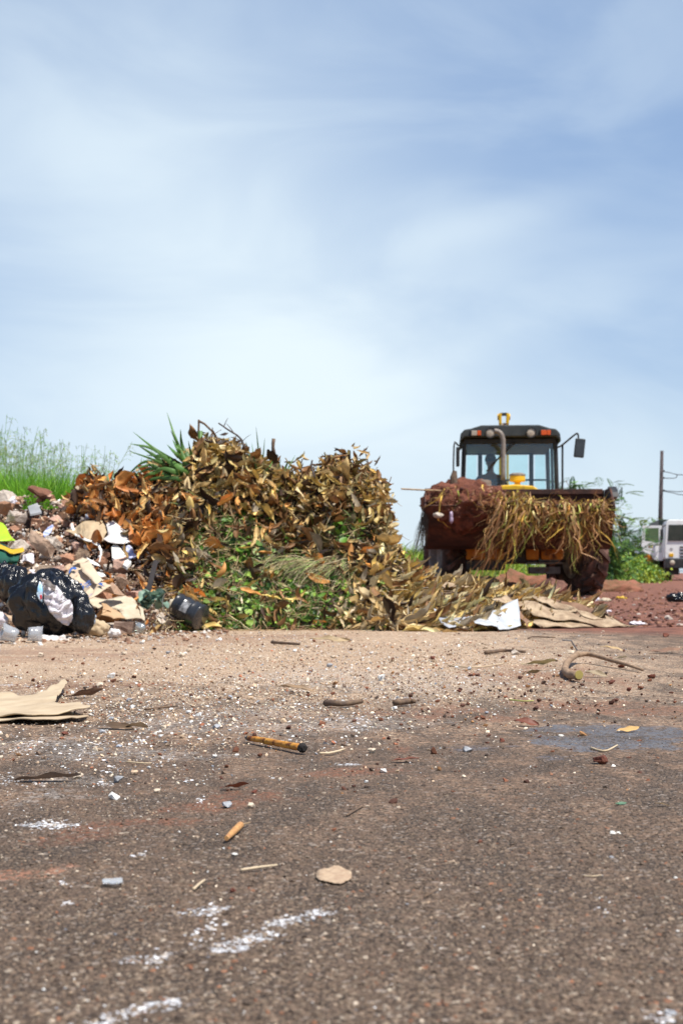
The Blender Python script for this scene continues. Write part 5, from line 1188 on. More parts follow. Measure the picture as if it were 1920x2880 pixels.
q = MB(); q.box((x_, -.05, z_), (.13, .09, .44)); q.tube([(x_, -.05, z_+.2), (x_+.05, -.02, z_+.35), (-1.1, .05, z_+.42)], .015, 6); q.tube([(x_, -.05, z_-.2), (x_-.04, .1, z_-.42)], .02, 6); q.build('mirror', M['black'], tk, bevel=.03)
od = W(1822, 1572, 62.5); od.z = 0
q = MB(); q.lathe([(0, .32), (.17, .32), (.185, .50), (.17, .52), (.185, .70), (.17, .72), (.175, 1.10), (0, 1.12)], (0, 0, 0), (0, 0, 1), 20); dm = empty('orange_drum', od); tag(dm, 'orange drum on a black base behind the open truck door', 'drum')
q.build('drum_body', M['orange'], dm, smooth=False); q = MB(); q.lathe([(0, 0), (.22, 0), (.22, .30), (.12, .32), (0, .32)], (0, 0, 0), (0, 0, 1), 20); q.build('base', M['rubber'], dm)

# ---------------------------------------------------------------- utility pole and its lines
pb = W(1852, 1611, 76); pb.z = 0; pl = empty('utility_pole', pb); tag(pl, 'slim dark concrete utility pole behind the truck', 'pole')
q = MB(); q.tube([(0, 0, 0), (.15, 0, .33+343/4000*76)], [.15, .085], 10); q.build('pole_shaft', mat('pole_concrete', (.10, .08, .08), (.06, .05, .055), rough=.9), pl, smooth=True)
for yy in (1325, 1345, 1380):
    z_ = .33+(1611-yy)/4000*76; q = MB(); q.tube([(.12, 0, z_), (.26, 0, z_)], .03, 6); q.lathe([(0, 0), (.05, .0), (.035, .04), (.05, .06), (0, .09)], (.26, 0, z_-.02), (0, 0, 1), 10); q.build('insulator', M['black'], pl)
def wire(p_, label):
    cur = smooth_pts([W(a, b_, c) for a, b_, c in p_], 5); q = MB(); q.tube(cur, .02, 5); simple(q, 'power_line', 'black', cur[0], label, 'cable', 'lines running right from the utility pole', smooth=True)
wire([(1862, 1326, 76), (1880, 1329, 74), (1900, 1334, 72), (1925, 1335, 70), (2100, 1330, 62)], 'top line running right from the utility pole')
wire([(1862, 1345, 76), (1880, 1345, 74), (1898, 1344, 72), (1903, 1335, 71.5)], 'middle line that bends up to meet the top line')
wire([(1862, 1379, 76), (1890, 1382, 74), (1925, 1382, 71), (2100, 1370, 62)], 'upper of the two lowest lines from the pole')
wire([(1862, 1381, 76), (1890, 1386, 74), (1925, 1392, 71), (2100, 1396, 62)], 'lowest of the lines from the pole')
# ---------------------------------------------------------------- rubbish on the slope
def rag(outline, k_=3, amp=2.2):
    out = []
    for i, a in enumerate(outline):
        b_ = outline[(i+1) % len(outline)]; out.append(a); L_ = math.hypot(a[0]-b_[0], a[1]-b_[1])
        for j in range(1, k_):
            t = j/k_; am = min(amp, L_*.09); out.append((lerp(a[0], b_[0], t)+random.uniform(-am, am), lerp(a[1], b_[1], t)+random.uniform(-am, am)*.8))
    return out
def sheet(name, outline, label, cat, m, off=-.10, amp=.012, f=9, thick=.003, cuts=5, dfun=None, group=None, parent=None, loc=None, smooth=True, seed=0, bulge=0.0):
    """a thin sheet lying on the heap; outline in photo pixels"""
    bm = bmesh.new(); outline = rag(outline) if amp > 0.0005 and smooth else outline; cuts = max(2, cuts-2) if amp > .0005 and smooth else cuts; vs_ = [bm.verts.new((a, b_, 0)) for a, b_ in outline]; bm.faces.new(vs_)
    bmesh.ops.triangulate(bm, faces=bm.faces); bmesh.ops.subdivide_edges(bm, edges=bm.edges, cuts=cuts, use_grid_fill=True)
    cx_ = sum(a for a, b_ in outline)/len(outline); cy_ = sum(b_ for a, b_ in outline)/len(outline)
    sx_ = max(abs(a-cx_) for a, b_ in outline); sy_ = max(abs(b_-cy_) for a, b_ in outline)
    for v in bm.verts:
        px, py = v.co.x, v.co.y
        p = dfun(px, py) if dfun else S_py(px, py, off)
        k_ = max(0, 1-((px-cx_)/sx_)**2-((py-cy_)/sy_)**2)
        q = p*f+Vector((seed, 0, seed*2.3)); w_ = amp*(mn.fractal(q, 1, 2, 3)+.8*abs(mn.noise(q*1.7)))
        v.co = p*(1-(w_+bulge*k_)/p.length)+Vector((0, 0, mn.noise(q+Vector((9, 1, 4)))*amp*.6))
        if v.co.z < .004: v.co.z = .004
    r_ = bmesh.ops.solidify(bm, geom=bm.faces[:], thickness=thick)
    me = bpy.data.meshes.new(name); bm.verts.ensure_lookup_table(); c0 = Vector(loc) if loc is not None else bm.verts[0].co.copy()
    for v in bm.verts: v.co -= c0
    bmesh.ops.recalc_face_normals(bm, faces=bm.faces); bm.to_mesh(me); bm.free()
    for p_ in me.polygons: p_.use_smooth = smooth
    me.materials.append(M[m] if isinstance(m, str) else m); o = bpy.data.objects.new(name, me); COL.objects.link(o); o.location = c0
    if parent: o.parent = parent; o.location = c0-parent.location
    tag(o, label, cat, group); return o
M['bag'] = mat('black_plastic_film', (.006, .006, .008), (.010, .011, .014), rough=.22, scale=5, bump=.55, bscale=6, bdist=.03, spec=.5)
M['paper'] = mat('soiled_white_paper', (.80, .78, .80), (.55, .50, .55), rough=.85, scale=14, bump=.9, bscale=22, bdist=.015)
M['card'] = mat('beige_cardboard', (.62, .50, .36), (.52, .40, .27), rough=.85, scale=8, bump=.15, dirt=(.36, .23, .14), dscale=14, dmin=.54, dmax=.78)
M['cream'] = mat('cream_board', (.60, .53, .40), (.46, .38, .27), rough=.85, scale=16, bump=.5, dirt=(.30, .19, .12), dscale=12, dmin=.54, dmax=.8)
M['plaster'] = mat('white_plaster', (.78, .77, .73), (.68, .66, .60), rough=.8, scale=14, bump=.25)
M['beigebag'] = mat('beige_sack', (.54, .42, .27), (.42, .31, .19), rough=.85, scale=10, bump=.5)
M['whitebag'] = mat('white_plastic_bag', (.74, .72, .70), (.60, .54, .50), rough=.5, scale=10, bump=.4, dirt=(.40, .20, .15), dscale=30, dmin=.58, dmax=.75)
M['lime'] = mat('lime_plastic', (.42, .66, .03), (.34, .56, .03), rough=.4, bump=.2)
M['blue'] = mat('printed_blue_ink', (.05, .13, .40), rough=.7, bump=0)
M['paleink'] = mat('pale_grey_ink', (.42, .36, .38), rough=.8, bump=0)
M['ylw'] = mat('yellow_band', (.66, .42, .02), rough=.5)
M['green_net'] = mat('dark_green_cloth', (.01, .10, .06), (.01, .05, .04), rough=.8, bump=.8, bscale=120)
M['silver'] = mat('silver_film', (.38, .40, .42), (.62, .64, .66), rough=.45, scale=7, bump=.5, bscale=20, dirt=(.30, .26, .22), dscale=12, dmin=.56, dmax=.8)
M['bluewhite'] = mat('blue_white_wrapper', (.10, .17, .50), (.72, .72, .78), rough=.45, scale=28, bump=.5)
M['brick'] = mat('concrete_brick', (.30, .21, .16), (.20, .13, .10), rough=.95, scale=18, bump=.7, bscale=60, bdist=.006)
def clearm(name, tint=(.9, .92, .93), gl=.25, frost=.25):
    m, nt, b = new_mat(name); nt.nodes.remove(b); out = nt.nodes[0]
    t = N(nt, 'BsdfTransparent'); t.inputs[0].default_value = (*tint, 1); g_ = N(nt, 'BsdfGlossy'); g_.inputs['Roughness'].default_value = .12
    d_ = N(nt, 'BsdfDiffuse'); d_.inputs[0].default_value = (.75, .75, .76, 1)
    lw_ = N(nt, 'LayerWeight'); lw_.inputs[0].default_value = .35
    m1_ = N(nt, 'MixShader'); L(nt, math_n(nt, 'ADD', math_n(nt, 'MULTIPLY', lw_.outputs['Facing'], .5), gl*.5), m1_.inputs[0]); L(nt, t.outputs[0], m1_.inputs[1]); L(nt, g_.outputs[0], m1_.inputs[2])
    m2_ = N(nt, 'MixShader'); m2_.inputs[0].default_value = frost; L(nt, m1_.outputs[0], m2_.inputs[1]); L(nt, d_.outputs[0], m2_.inputs[2]); L(nt, m2_.outputs[0], out.inputs[0]); return m
M['clear'] = clearm('clear_plastic'); M['glassjar'] = clearm('jar_glass', (.85, .9, .88), .4, .12)

# torn black bin bag
def bin_bag(cx, cy, d, rx, rz, ry, label, seed, apex=(.05, .0, 1), sub=6):
    c = W(cx, cy, d); bm = bmesh.new(); bmesh.ops.create_icosphere(bm, subdivisions=sub, radius=1); r_ = random.Random(seed)
    ap = Vector(apex).normalized(); u, v_ = frame_from_axis(ap)
    for v in bm.verts:
        n = v.co.normalized(); th = math.atan2(n.dot(v_), n.dot(u)); la = math.acos(max(-1, min(1, n.dot(ap))))
        fold = .06*math.sin(th*9+2*mn.noise(n*2+Vector((seed, 0, 0)))+la*1.3)*math.exp(-((la-.9)/.8)**2)+.045*math.sin(th*17+la*3+seed)*math.exp(-((la-.7)/.6)**2)
        lump = .20*mn.noise(n*1.6+Vector((seed, 3, 0)))+.05*mn.noise(n*4+Vector((0, seed, 0)))-.10*abs(mn.noise(Vector((n.x*3, n.y*3, n.z*1.2))*1.6+Vector((0, 0, seed))))
        k_ = 1+fold+lump
        if la < .45: k_ += .18*(1-la/.45)
        p = Vector((n.x*rx, n.y*ry, n.z*rz))*k_
        p.x += .10*rx*(1-n.z)*.4
        v.co = p; 
    lo = -c.z+.004
    for v in bm.verts:
        if v.co.z < lo: v.co.z = lo+.002*mn.noise(v.co*30)
    me = bpy.data.meshes.new('bin_bag'); bm.to_mesh(me); bm.free(); me.materials.append(M['bag'])
    for p_ in me.polygons: p_.use_smooth = True
    o = bpy.data.objects.new('bin_bag', me); COL.objects.link(o); o.location = c; tag(o, label, 'bin bag'); return o
bin_bag(132, 1700, 7.25, .195, .17, .15, 'torn shiny black bin bag spilling white paper at the foot', 3)
bin_bag(40, 1650, 7.7, .085, .11, .09, 'small black bag behind the torn bin bag', 8, sub=5)
bin_bag(12, 1640, 7.9, .06, .10, .07, 'black bag cut by the left edge of photo', 12, sub=5)
bin_bag(230, 1735, 7.15, .06, .09, .05, 'crumpled black flap of plastic right of the torn bag', 21, sub=5)
def fb(px, py): # front of the bag
    return W(px, py, 7.245-.185*math.sqrt(max(.03, 1-((px-135)/130)**2-((py-1700)/120)**2)))
sheet('paper_wad', [(122, 1632), (138, 1640), (160, 1655), (178, 1668), (196, 1690), (206, 1715), (205, 1740), (192, 1758), (170, 1750), (152, 1735), (138, 1712), (128, 1690), (121, 1660)], 'crumpled white paper bulging out of the torn bin bag', 'paper', 'paper', amp=.045, f=22, cuts=9, dfun=fb, bulge=.02)
sheet('bag_lining', [(115, 1622), (135, 1628), (158, 1648), (155, 1662), (132, 1645), (120, 1640)], 'grey folded flap at the top of the bag tear', 'paper', 'grey', amp=.015, f=18, cuts=5, dfun=lambda a, b_: fb(a, b_)*.997, bulge=.012)
sn = sheet('snack_packet', [(112, 1634), (117, 1638), (121, 1662), (120, 1690), (111, 1684), (104, 1668)], 'small blue and white packet tucked in the bag tear', 'packet', mat('light_blue_print', (.22, .50, .75), (.75, .8, .85), rough=.35, scale=25), amp=.008, f=14, cuts=4, dfun=lambda a, b_: fb(a, b_)*.993)
sheet('logo_patch', [(112, 1672), (118, 1670), (119, 1680), (114, 1683)], None, None, mat('red_print', (.6, .03, .05), rough=.4), amp=.002, cuts=2, dfun=lambda a, b_: fb(a, b_)*.989, parent=sn)

# flattened cardboard box with blue print
def fc(px, py): return W(px, py, lerp(7.95, 7.45, (py-1570)/120))
bx = sheet('cardboard_box', [(174, 1634), (206, 1582), (225, 1584), (232, 1603), (253, 1628), (274, 1648), (270, 1670), (252, 1684), (240, 1700), (215, 1690)], 'flattened beige cardboard box with blue globe print behind the bin bag', 'cardboard box', 'card', amp=.008, f=6, dfun=fc, cuts=5)
bx_ = bx.location.copy()
sheet('flap', [(225, 1584), (252, 1573), (288, 1628), (276, 1642), (268, 1640), (232, 1604)], None, None, 'card', amp=.006, f=6, cuts=4, dfun=lambda a, b_: fc(a, b_)*.988, parent=bx)
sheet('flap', [(205, 1578), (232, 1566), (250, 1573), (228, 1584)], None, None, 'card', amp=.006, f=6, cuts=3, dfun=lambda a, b_: fc(a, b_)*.992, parent=bx)
sheet('flap', [(275, 1640), (285, 1635), (314, 1644), (303, 1650), (262, 1676), (252, 1682), (262, 1665)], None, None, 'card', amp=.006, f=6, cuts=4, dfun=lambda a, b_: fc(a, b_)*.986, parent=bx)
def deco(name, pts_, m, par=bx, k_=.9925, cuts=2): return sheet(name, pts_, None, None, m, amp=0.0, cuts=cuts, dfun=lambda a, b_: fc(a, b_)*k_, parent=par, thick=.001)
def rotp(cx_, cy_, pts_, a): a = R(a); return [(cx_+x*math.cos(a)-y*math.sin(a), cy_+x*math.sin(a)+y*math.cos(a)) for x, y in pts_]
seg_ = lambda r, a0, a1, n=8: [(r*math.cos(R(lerp(a0, a1, i/n))), r*math.sin(R(lerp(a0, a1, i/n)))) for i in range(n+1)]
# globe: a disc cut by two pale meridians
deco('globe_print', rotp(225, 1650, [(-13, 5), (-12, -6), (-7, -11), (-5, -4), (-7, 9)], 20), 'blue')
deco('globe_print', rotp(225, 1650, [(-3, -11), (3, -12), (4, 0), (0, 12), (-4, 12), (-3, 0)], 20), 'blue')
deco('globe_print', rotp(225, 1650, [(6, -10), (11, -5), (13, 3), (6, 10), (4, 11), (7, 0)], 20), 'blue')
deco('swirl_print', [(196, 1600), (202, 1594), (212, 1593), (217, 1597), (213, 1601), (205, 1598), (199, 1606), (196, 1612), (193, 1608)], 'blue')
deco('blue_corner', [(276, 1638), (283, 1635), (290, 1637), (288, 1641), (296, 1646), (286, 1643), (279, 1640)], 'blue', k_=.979)
deco('blue_corner', [(238, 1684), (247, 1680), (249, 1686), (243, 1694), (238, 1690)], 'blue')
def text_on(txt, px, py, hpx, ang, m, par, dfun, k_=.992, bold=0.0):
    cu = bpy.data.curves.new('lettering', 'FONT'); cu.body = txt; cu.size = 1; cu.offset = bold; ob = bpy.data.objects.new('lettering', cu); COL.objects.link(ob)
    dg = bpy.context.evaluated_depsgraph_get(); me = bpy.data.meshes.new_from_object(ob.evaluated_get(dg)); bpy.data.objects.remove(ob)
    a = R(ang); me.name = 'lettering'
    for v in me.vertices:
        x, y = v.co.x*hpx, v.co.y*hpx; p = dfun(px+x*math.cos(a)+y*math.sin(a), py+x*math.sin(a)-y*math.cos(a))*k_; v.co = p-par.location
    me.materials.clear(); me.materials.append(M[m]); o = bpy.data.objects.new('lettering', me); COL.objects.link(o); o.parent = par; return o
text_on('Ideia', 239, 1646, 11, -38, 'blue', bx, fc, bold=.02); text_on('2000', 244, 1653, 9, -38, 'blue', bx, fc, bold=.02)
text_on('CATALISA', 200, 1624, 6.5, -38, 'paleink', bx, fc); text_on('Ideia', 251, 1679, 8, -45, 'blue', bx, fc)

sheet('board_sheet', [(247, 1690), (262, 1676), (300, 1686), (345, 1675), (372, 1678), (388, 1700), (404, 1712), (408, 1745), (395, 1738), (352, 1740), (335, 1712), (290, 1700), (276, 1708), (262, 1702)], 'torn cream board with a ribbed surface above the brick', 'board', 'cream', off=-.30, amp=.012, f=7, bulge=.02, thick=.006)
sheet('cardboard_flap', [(286, 1694), (300, 1697), (330, 1716), (353, 1738), (320, 1740), (283, 1728), (300, 1720)], 'small folded brown cardboard under the cream board', 'cardboard', mat('tan_card', (.50, .33, .19), (.4, .26, .14), rough=.85), off=-.36, amp=.015, f=9, bulge=.03, thick=.004)
sheet('plaster_shard', [(314, 1538), (320, 1530), (332, 1533), (370, 1580), (357, 1594), (316, 1568)], 'clean white plaster shard lying on the rubble', 'plaster shard', 'plaster', off=-.16, amp=.003, thick=.018, smooth=False, cuts=3)
sheet('crumpled_packet', [(342, 1540), (356, 1536), (375, 1545), (384, 1560), (380, 1574), (366, 1572), (352, 1556)], 'blue and white crumpled packet beside the plaster shard', 'packet', 'bluewhite', off=-.15, amp=.04, f=20, cuts=5, bulge=.02)
sheet('beige_sack', [(184, 1496), (212, 1480), (240, 1470), (283, 1462), (300, 1478), (302, 1500), (290, 1520), (262, 1524), (228, 1512), (204, 1502)], 'crumpled beige sack beside the white bag high on the rubble', 'sack', 'beigebag', off=-.16, amp=.035, f=9, cuts=7, bulge=.05)
sheet('white_bag', [(299, 1466), (318, 1466), (345, 1485), (371, 1510), (372, 1520), (350, 1528), (310, 1526), (290, 1518), (305, 1500)], 'stained white plastic bag against the leaf heap', 'plastic bag', 'whitebag', off=-.18, amp=.04, f=8, cuts=7, bulge=.06)
sheet('white_strip', [(200, 1470), (206, 1470), (217, 1500), (240, 1512), (262, 1520), (258, 1524), (234, 1516), (212, 1506), (202, 1488)], 'bent white plastic strip left of the beige sack', 'plastic strip', 'plaster', off=-.20, amp=.01)
sheet('white_strip', [(262, 1520), (280, 1528), (288, 1545), (282, 1580), (278, 1580), (282, 1548), (276, 1534), (260, 1526)], 'thin white strip hanging below the beige sack', 'plastic strip', 'plaster', off=-.19, amp=.008)
sheet('broken_tile', [(79, 1424), (106, 1414), (118, 1440), (86, 1446)], 'greyish square of broken tile high on the rubble', 'tile', mat('grey_tile', (.36, .37, .38), rough=.3), off=-.15, amp=.001, thick=.012, smooth=False, cuts=2)
sheet('plastic_rag', [(82, 1604), (100, 1602), (125, 1616), (150, 1626), (166, 1620), (170, 1634), (160, 1640), (128, 1636), (100, 1622)], 'white plastic rag stretched above the bin bag', 'plastic rag', 'paper', off=-.17, amp=.03, f=14, cuts=6, bulge=.02)
sheet('lime_bag', [(-30, 1462), (2, 1470), (18, 1484), (44, 1518), (10, 1520), (-30, 1524)], 'bright lime green plastic bag at the left edge', 'plastic bag', 'lime', off=-.22, amp=.03, f=7, cuts=6, bulge=.05)
sheet('dark_cloth', [(-30, 1528), (8, 1530), (60, 1548), (66, 1556), (48, 1590), (20, 1582), (-30, 1570)], 'black and green cloth under the yellow band at left', 'cloth', 'green_net', off=-.20, amp=.04, f=9, cuts=6, bulge=.04)
sheet('yellow_band', [(-30, 1524), (4, 1530), (35, 1545), (66, 1540), (69, 1550), (40, 1557), (10, 1545), (-30, 1535)], 'yellow plastic edging over the dark cloth', 'plastic edging', 'ylw', off=-.30, amp=.02, f=9, cuts=5)
sheet('grey_pipe_piece', [(-30, 1585), (8, 1584), (20, 1590), (18, 1600), (-30, 1600)], 'short grey plastic offcut below the dark cloth', 'plastic offcut', 'grey', off=-.24, amp=.01, bulge=.02)
sheet('white_wad', [(60, 1568), (80, 1560), (96, 1562), (98, 1574), (80, 1580), (62, 1580)], 'small white wad of tissue below the yellow band', 'tissue', 'paper', off=-.17, amp=.04, f=20, bulge=.03)
sheet('white_wad', [(-20, 1392), (20, 1390), (38, 1388), (50, 1412), (36, 1418), (10, 1402), (-20, 1404)], 'white plastic shreds on the crest at the left edge', 'plastic shreds', 'paper', off=-.16, amp=.04, f=14, bulge=.02)
sheet('blue_scrap', [(122, 1498), (134, 1482), (148, 1474), (152, 1480), (138, 1500), (126, 1512)], 'blue and tan scrap of packaging amid the rubble', 'packaging scrap', 'bluewhite', off=-.15, amp=.02, f=14)
sheet('white_scrap', [(244, 1566), (258, 1572), (276, 1584), (283, 1592), (268, 1588), (250, 1578)], 'white and tan scrap above the cardboard box', 'paper scrap', 'plaster', off=-.22, amp=.015)
sheet('white_scrap', [(274, 1608), (290, 1610), (298, 1620), (286, 1624), (276, 1618)], 'white scrap right of the cardboard box', 'paper scrap', 'plaster', off=-.2, amp=.015)
sheet('white_scrap', [(240, 1446), (256, 1440), (266, 1446), (256, 1456), (244, 1458)], 'pale blue scrap under the branch at the heap edge', 'paper scrap', mat('pale_blue_paper', (.55, .6, .68), rough=.8), off=-.16, amp=.02)
rock_obj('brick', W(352, 1765, 7.42), (.115, .07, .062), (0, 0, .15), (.30, .21, .16), 77, 'brick', M['brick'], 'worn brown brick at the foot under the cream board', 'brick')
rock_obj('earth_clod', W(108, 1385, 9.4), (.19, .15, .085), (0, .2, .2), (.20, .09, .055), 78, 'hull', M['rock'], 'dark brown clod perched on the crest against the grass', 'clod')
rock_obj('rubble_slab', W(12, 1430, 9.1), (.13, .09, .10), (.1, .1, .2), (.36, .19, .11), 79, 'hull', M['rock'], 'rounded orange brown slab near the crest at left edge', 'rubble slab')
rock_obj('rubble_slab', W(345, 1650, 8.0), (.10, .05, .125), (.2, .15, .4), (.34, .22, .15), 80, 'hull', M['rock'], 'upright rounded slab right of the cardboard box', 'rubble slab')
rock_obj('rubble_slab', W(325, 1668, 7.8), (.14, .10, .07), (.3, .5, .3), (.42, .27, .18), 81, 'hull', M['rock'], 'flat tan slab between the box and the cream board', 'rubble slab')
rock_obj('rubble_slab', W(130, 1605, 8.1), (.16, .08, .10), (.3, .4, .9), (.34, .25, .18), 82, 'hull', M['rock'], 'big squarish brown block above the white rag', 'rubble slab')
rock_obj('rubble_slab', W(115, 1530, 8.6), (.20, .08, .10), (.3, .6, .3), (.40, .28, .20), 83, 'hull', M['rock'], 'long tan block slanting down in the middle of rubble', 'rubble slab')
rock_obj('rubble_slab', W(45, 1460, 8.9), (.14, .09, .10), (.3, .2, .3), (.48, .40, .34), 84, 'hull', M['rock'], 'pale cracked block above the lime bag', 'rubble slab')
def sacky(px, py, d, rad, m, label, cat, seed, amp=.28, name='crumpled_bag'): return blob(name, W(px, py, d), rad, M[m] if isinstance(m, str) else m, label, cat, amp, 2.2, 4, seed=seed)
sacky(270, 1768, 7.3, (.07, .05, .045), 'beigebag', 'muddy crumpled sack between the bin bag and the brick', 'sack', 5)
sacky(145, 1802, 6.95, (.085, .04, .018), 'whitebag', 'flat crumple of clear plastic before the bin bag', 'plastic bag', 6, .3)
sacky(323, 1781, 7.15, (.03, .025, .022), 'whitebag', 'small pale crumpled bag left of the brick', 'plastic bag', 7)
sacky(259, 1739, 7.2, (.020, .015, .032), mat('pale_blue_plastic', (.55, .66, .78), rough=.3), 'pale blue plastic scrap right of the bin bag', 'plastic scrap', 8)
sacky(2, 1745, 7.2, (.04, .03, .04), 'paper', 'pale crumpled scrap at the left edge beside the bin bag', 'scrap', 14)
# transparent cup and jar
def cup(px, py, d, ang, tilt, r0, r1, h_, m, name, label, cat, dent=.0):
    c = W(px, py, d); ax = Vector((math.cos(ang)*math.cos(tilt), math.sin(ang)*math.cos(tilt), math.sin(tilt))); q = MB()
    q.lathe([(0, 0), (r0, 0), (lerp(r0, r1, .3), h_*.3), (lerp(r0, r1, .33)*.96, h_*.33), (lerp(r0, r1, .6), h_*.6), (r1, h_), (r1*1.06, h_), (r1*1.06, h_-.004), (r1*.97, h_-.003), (lerp(r0, r1, .6)*.96, h_*.6), (r0*.95, .003), (0, .003)], c, ax, 28)
    q.v = [tuple(Vector(v)+Vector((1, .3, .5))*dent*mn.noise(Vector(v)*25)) for v in q.v]
    zmin = min(v[2] for v in q.v); q.v = [(v[0], v[1], v[2]-zmin+.004) for v in q.v] if zmin < 0 else q.v
    return simple(q, name, m, c, label, cat, smooth=True)
cup(50, 1792, 6.6, R(200), .25, .032, .040, .075, 'clear', 'plastic_cup', 'clear crushed plastic cup lying open to the left', 'cup', .012)
cup(80, 1792, 6.65, R(20), -.05, .030, .036, .065, 'clear', 'plastic_cup', 'second clear crushed plastic cup lying toward the right', 'cup', .012)
cup(405, 1768, 7.4, R(205), .2, .026, .029, .055, 'glassjar', 'glass_jar', 'small clear glass jar lying right of the brick', 'jar')
# black paint can
ca = W(566, 1736, 7.92); cb = W(500, 1704, 7.99); ax_ = (cb-ca); hl_ = ax_.length; ax_.normalize()
cn_ = empty('paint_can', (0, 0, 0)); cn_.location = ca; tag(cn_, 'dented black paint can lying on its side with wire handle', 'paint can')
q = MB(); rc = .073; q.lathe([(0, 0), (rc, 0), (rc*1.03, .004), (rc, .010), (rc*.99, hl_*.30), (rc*1.025, hl_*.32), (rc*.99, hl_*.34), (rc*.98, hl_*.66), (rc*1.025, hl_*.68), (rc*.99, hl_*.70), (rc*.99, hl_-.01), (rc*1.04, hl_-.004), (rc*1.03, hl_), (rc*.84, hl_), (rc*.84, hl_-.012), (rc*.95, hl_-.014), (rc*.95, .01), (0, .01)], (0, 0, 0), ax_, 40)
q.v = [tuple(Vector(v)+Vector((0, 1, -.3))*.010*max(0, mn.noise(Vector(v)*11))) for v in q.v]
q.build('can_body', mat('glossy_black_can', (.02, .022, .026), (.035, .037, .042), rough=.25, scale=9, bump=.08, spec=.7, dirt=(.22, .17, .13), dscale=14, dmin=.56, dmax=.75), cn_, smooth=True)
u_, v_ = frame_from_axis(ax_)
def can_pt(a, h__, r_=rc*1.012): return ax_*h__+(u_*math.cos(a)+v_*math.sin(a))*r_
toward = Vector((-.1, -1, .35)); ang0 = math.atan2(toward.dot(v_), toward.dot(u_))
q = MB(); nA = 12; q.add([can_pt(ang0-.45+.9*i/nA, hl_*(.36 if j == 0 else .64)) for i in range(nA+1) for j in (0, 1)], [(i*2, i*2+1, i*2+3, i*2+2) for i in range(nA)]); q.build('label', mat('worn_grey_label', (.42, .43, .45), (.06, .06, .065), rough=.5, scale=30), cn_, smooth=True)
q = MB(); q.tube(smooth_pts([W(512, 1672, 7.9)-ca, W(492, 1665, 7.8)-ca, W(465, 1672, 7.72)-ca, W(457, 1695, 7.7)-ca, W(466, 1722, 7.7)-ca, W(488, 1740, 7.78)-ca], 5), .0022, 6); q.build('wire_handle', M['grey'], cn_, smooth=True)
blob('paint_residue', cb+Vector((-.02, -.02, -.005)), (.03, .045, .045), M['cream'], 'dried cream residue in the mouth of the paint can', 'residue', .2, 3, 3)
# grey green cabbage-like leaf, planks
cab_ = []
for i in range(7): cab_.append(leaf_proto(700+i, w=.8, curl=1.4, fold=.5, wav=.07, nx=10, ny=6))
P = np.array([W(random.uniform(402, 462), random.uniform(1672, 1702), 7.85)[:] for _ in range(16)]); T, Nn = frames(np.tile([0, -.6, .6], (16, 1)), .6)
V, Fc, C = scatter(cab_, P, T, Nn, rng.uniform(.05, .085, 16), pick([(.22, .33, .25), (.34, .44, .36), (.12, .2, .15)], 16)); tag(np_obj('wilted_cabbage', V, Fc, C, M['leaf'], loc=P[0]), 'wilted grey green cabbage leaves left of the paint can', 'cabbage')
q = MB(); q.prism([(0, 0), (.030, .0), (.075, .18), (.050, .185)], -.006, .006); q.v = [tuple(Vector(v)+W(408, 1668, 7.9)) for v in q.v]; simple(q, 'wooden_plank', mat('charcoal_slat', (.06, .055, .06), (.10, .09, .09), rough=.8, bump=.3), W(408, 1668, 7.9), 'dark grey wooden slat leaning behind the cabbage leaves', 'slat')
sheet('purple_scrap', [(754, 1560), (765, 1556), (790, 1549), (802, 1556), (795, 1570), (778, 1580), (768, 1584), (760, 1572)], 'crumpled lilac blue scrap of paper among the weeds', 'paper scrap', mat('lilac_paper', (.30, .30, .55), (.48, .48, .68), rough=.7, scale=20), off=-.16, amp=.02, f=18, bulge=.02)
# sheets and bark strips in the drift
sheet('silver_sheet', [(1330, 1748), (1372, 1722), (1410, 1706), (1455, 1684), (1461, 1720), (1464, 1758), (1420, 1772), (1402, 1770), (1395, 1762), (1352, 1755)], 'torn white and silver plastic sheet in the drift', 'plastic sheet', 'silver', off=-.36, amp=.008, f=5, cuts=6, bulge=.02)
sheet('silver_sheet', [(1218, 1712), (1250, 1722), (1280, 1730), (1330, 1735), (1300, 1752), (1262, 1766), (1240, 1752)], 'grey plastic sheet under leaves left of silver sheet', 'plastic sheet', mat('grey_film', (.35, .37, .42), (.5, .52, .56), rough=.45, scale=9, bump=.4), off=-.24, amp=.02, f=7, cuts=6)
BK = mat('pale_bark_strip', (.50, .38, .25), (.28, .19, .12), rough=.8, scale=14, bump=.9, bscale=26, bdist=.012)
BK2 = mat('brown_bark_strip', (.26, .15, .09), (.15, .08, .05), rough=.8, scale=9, bump=.5)
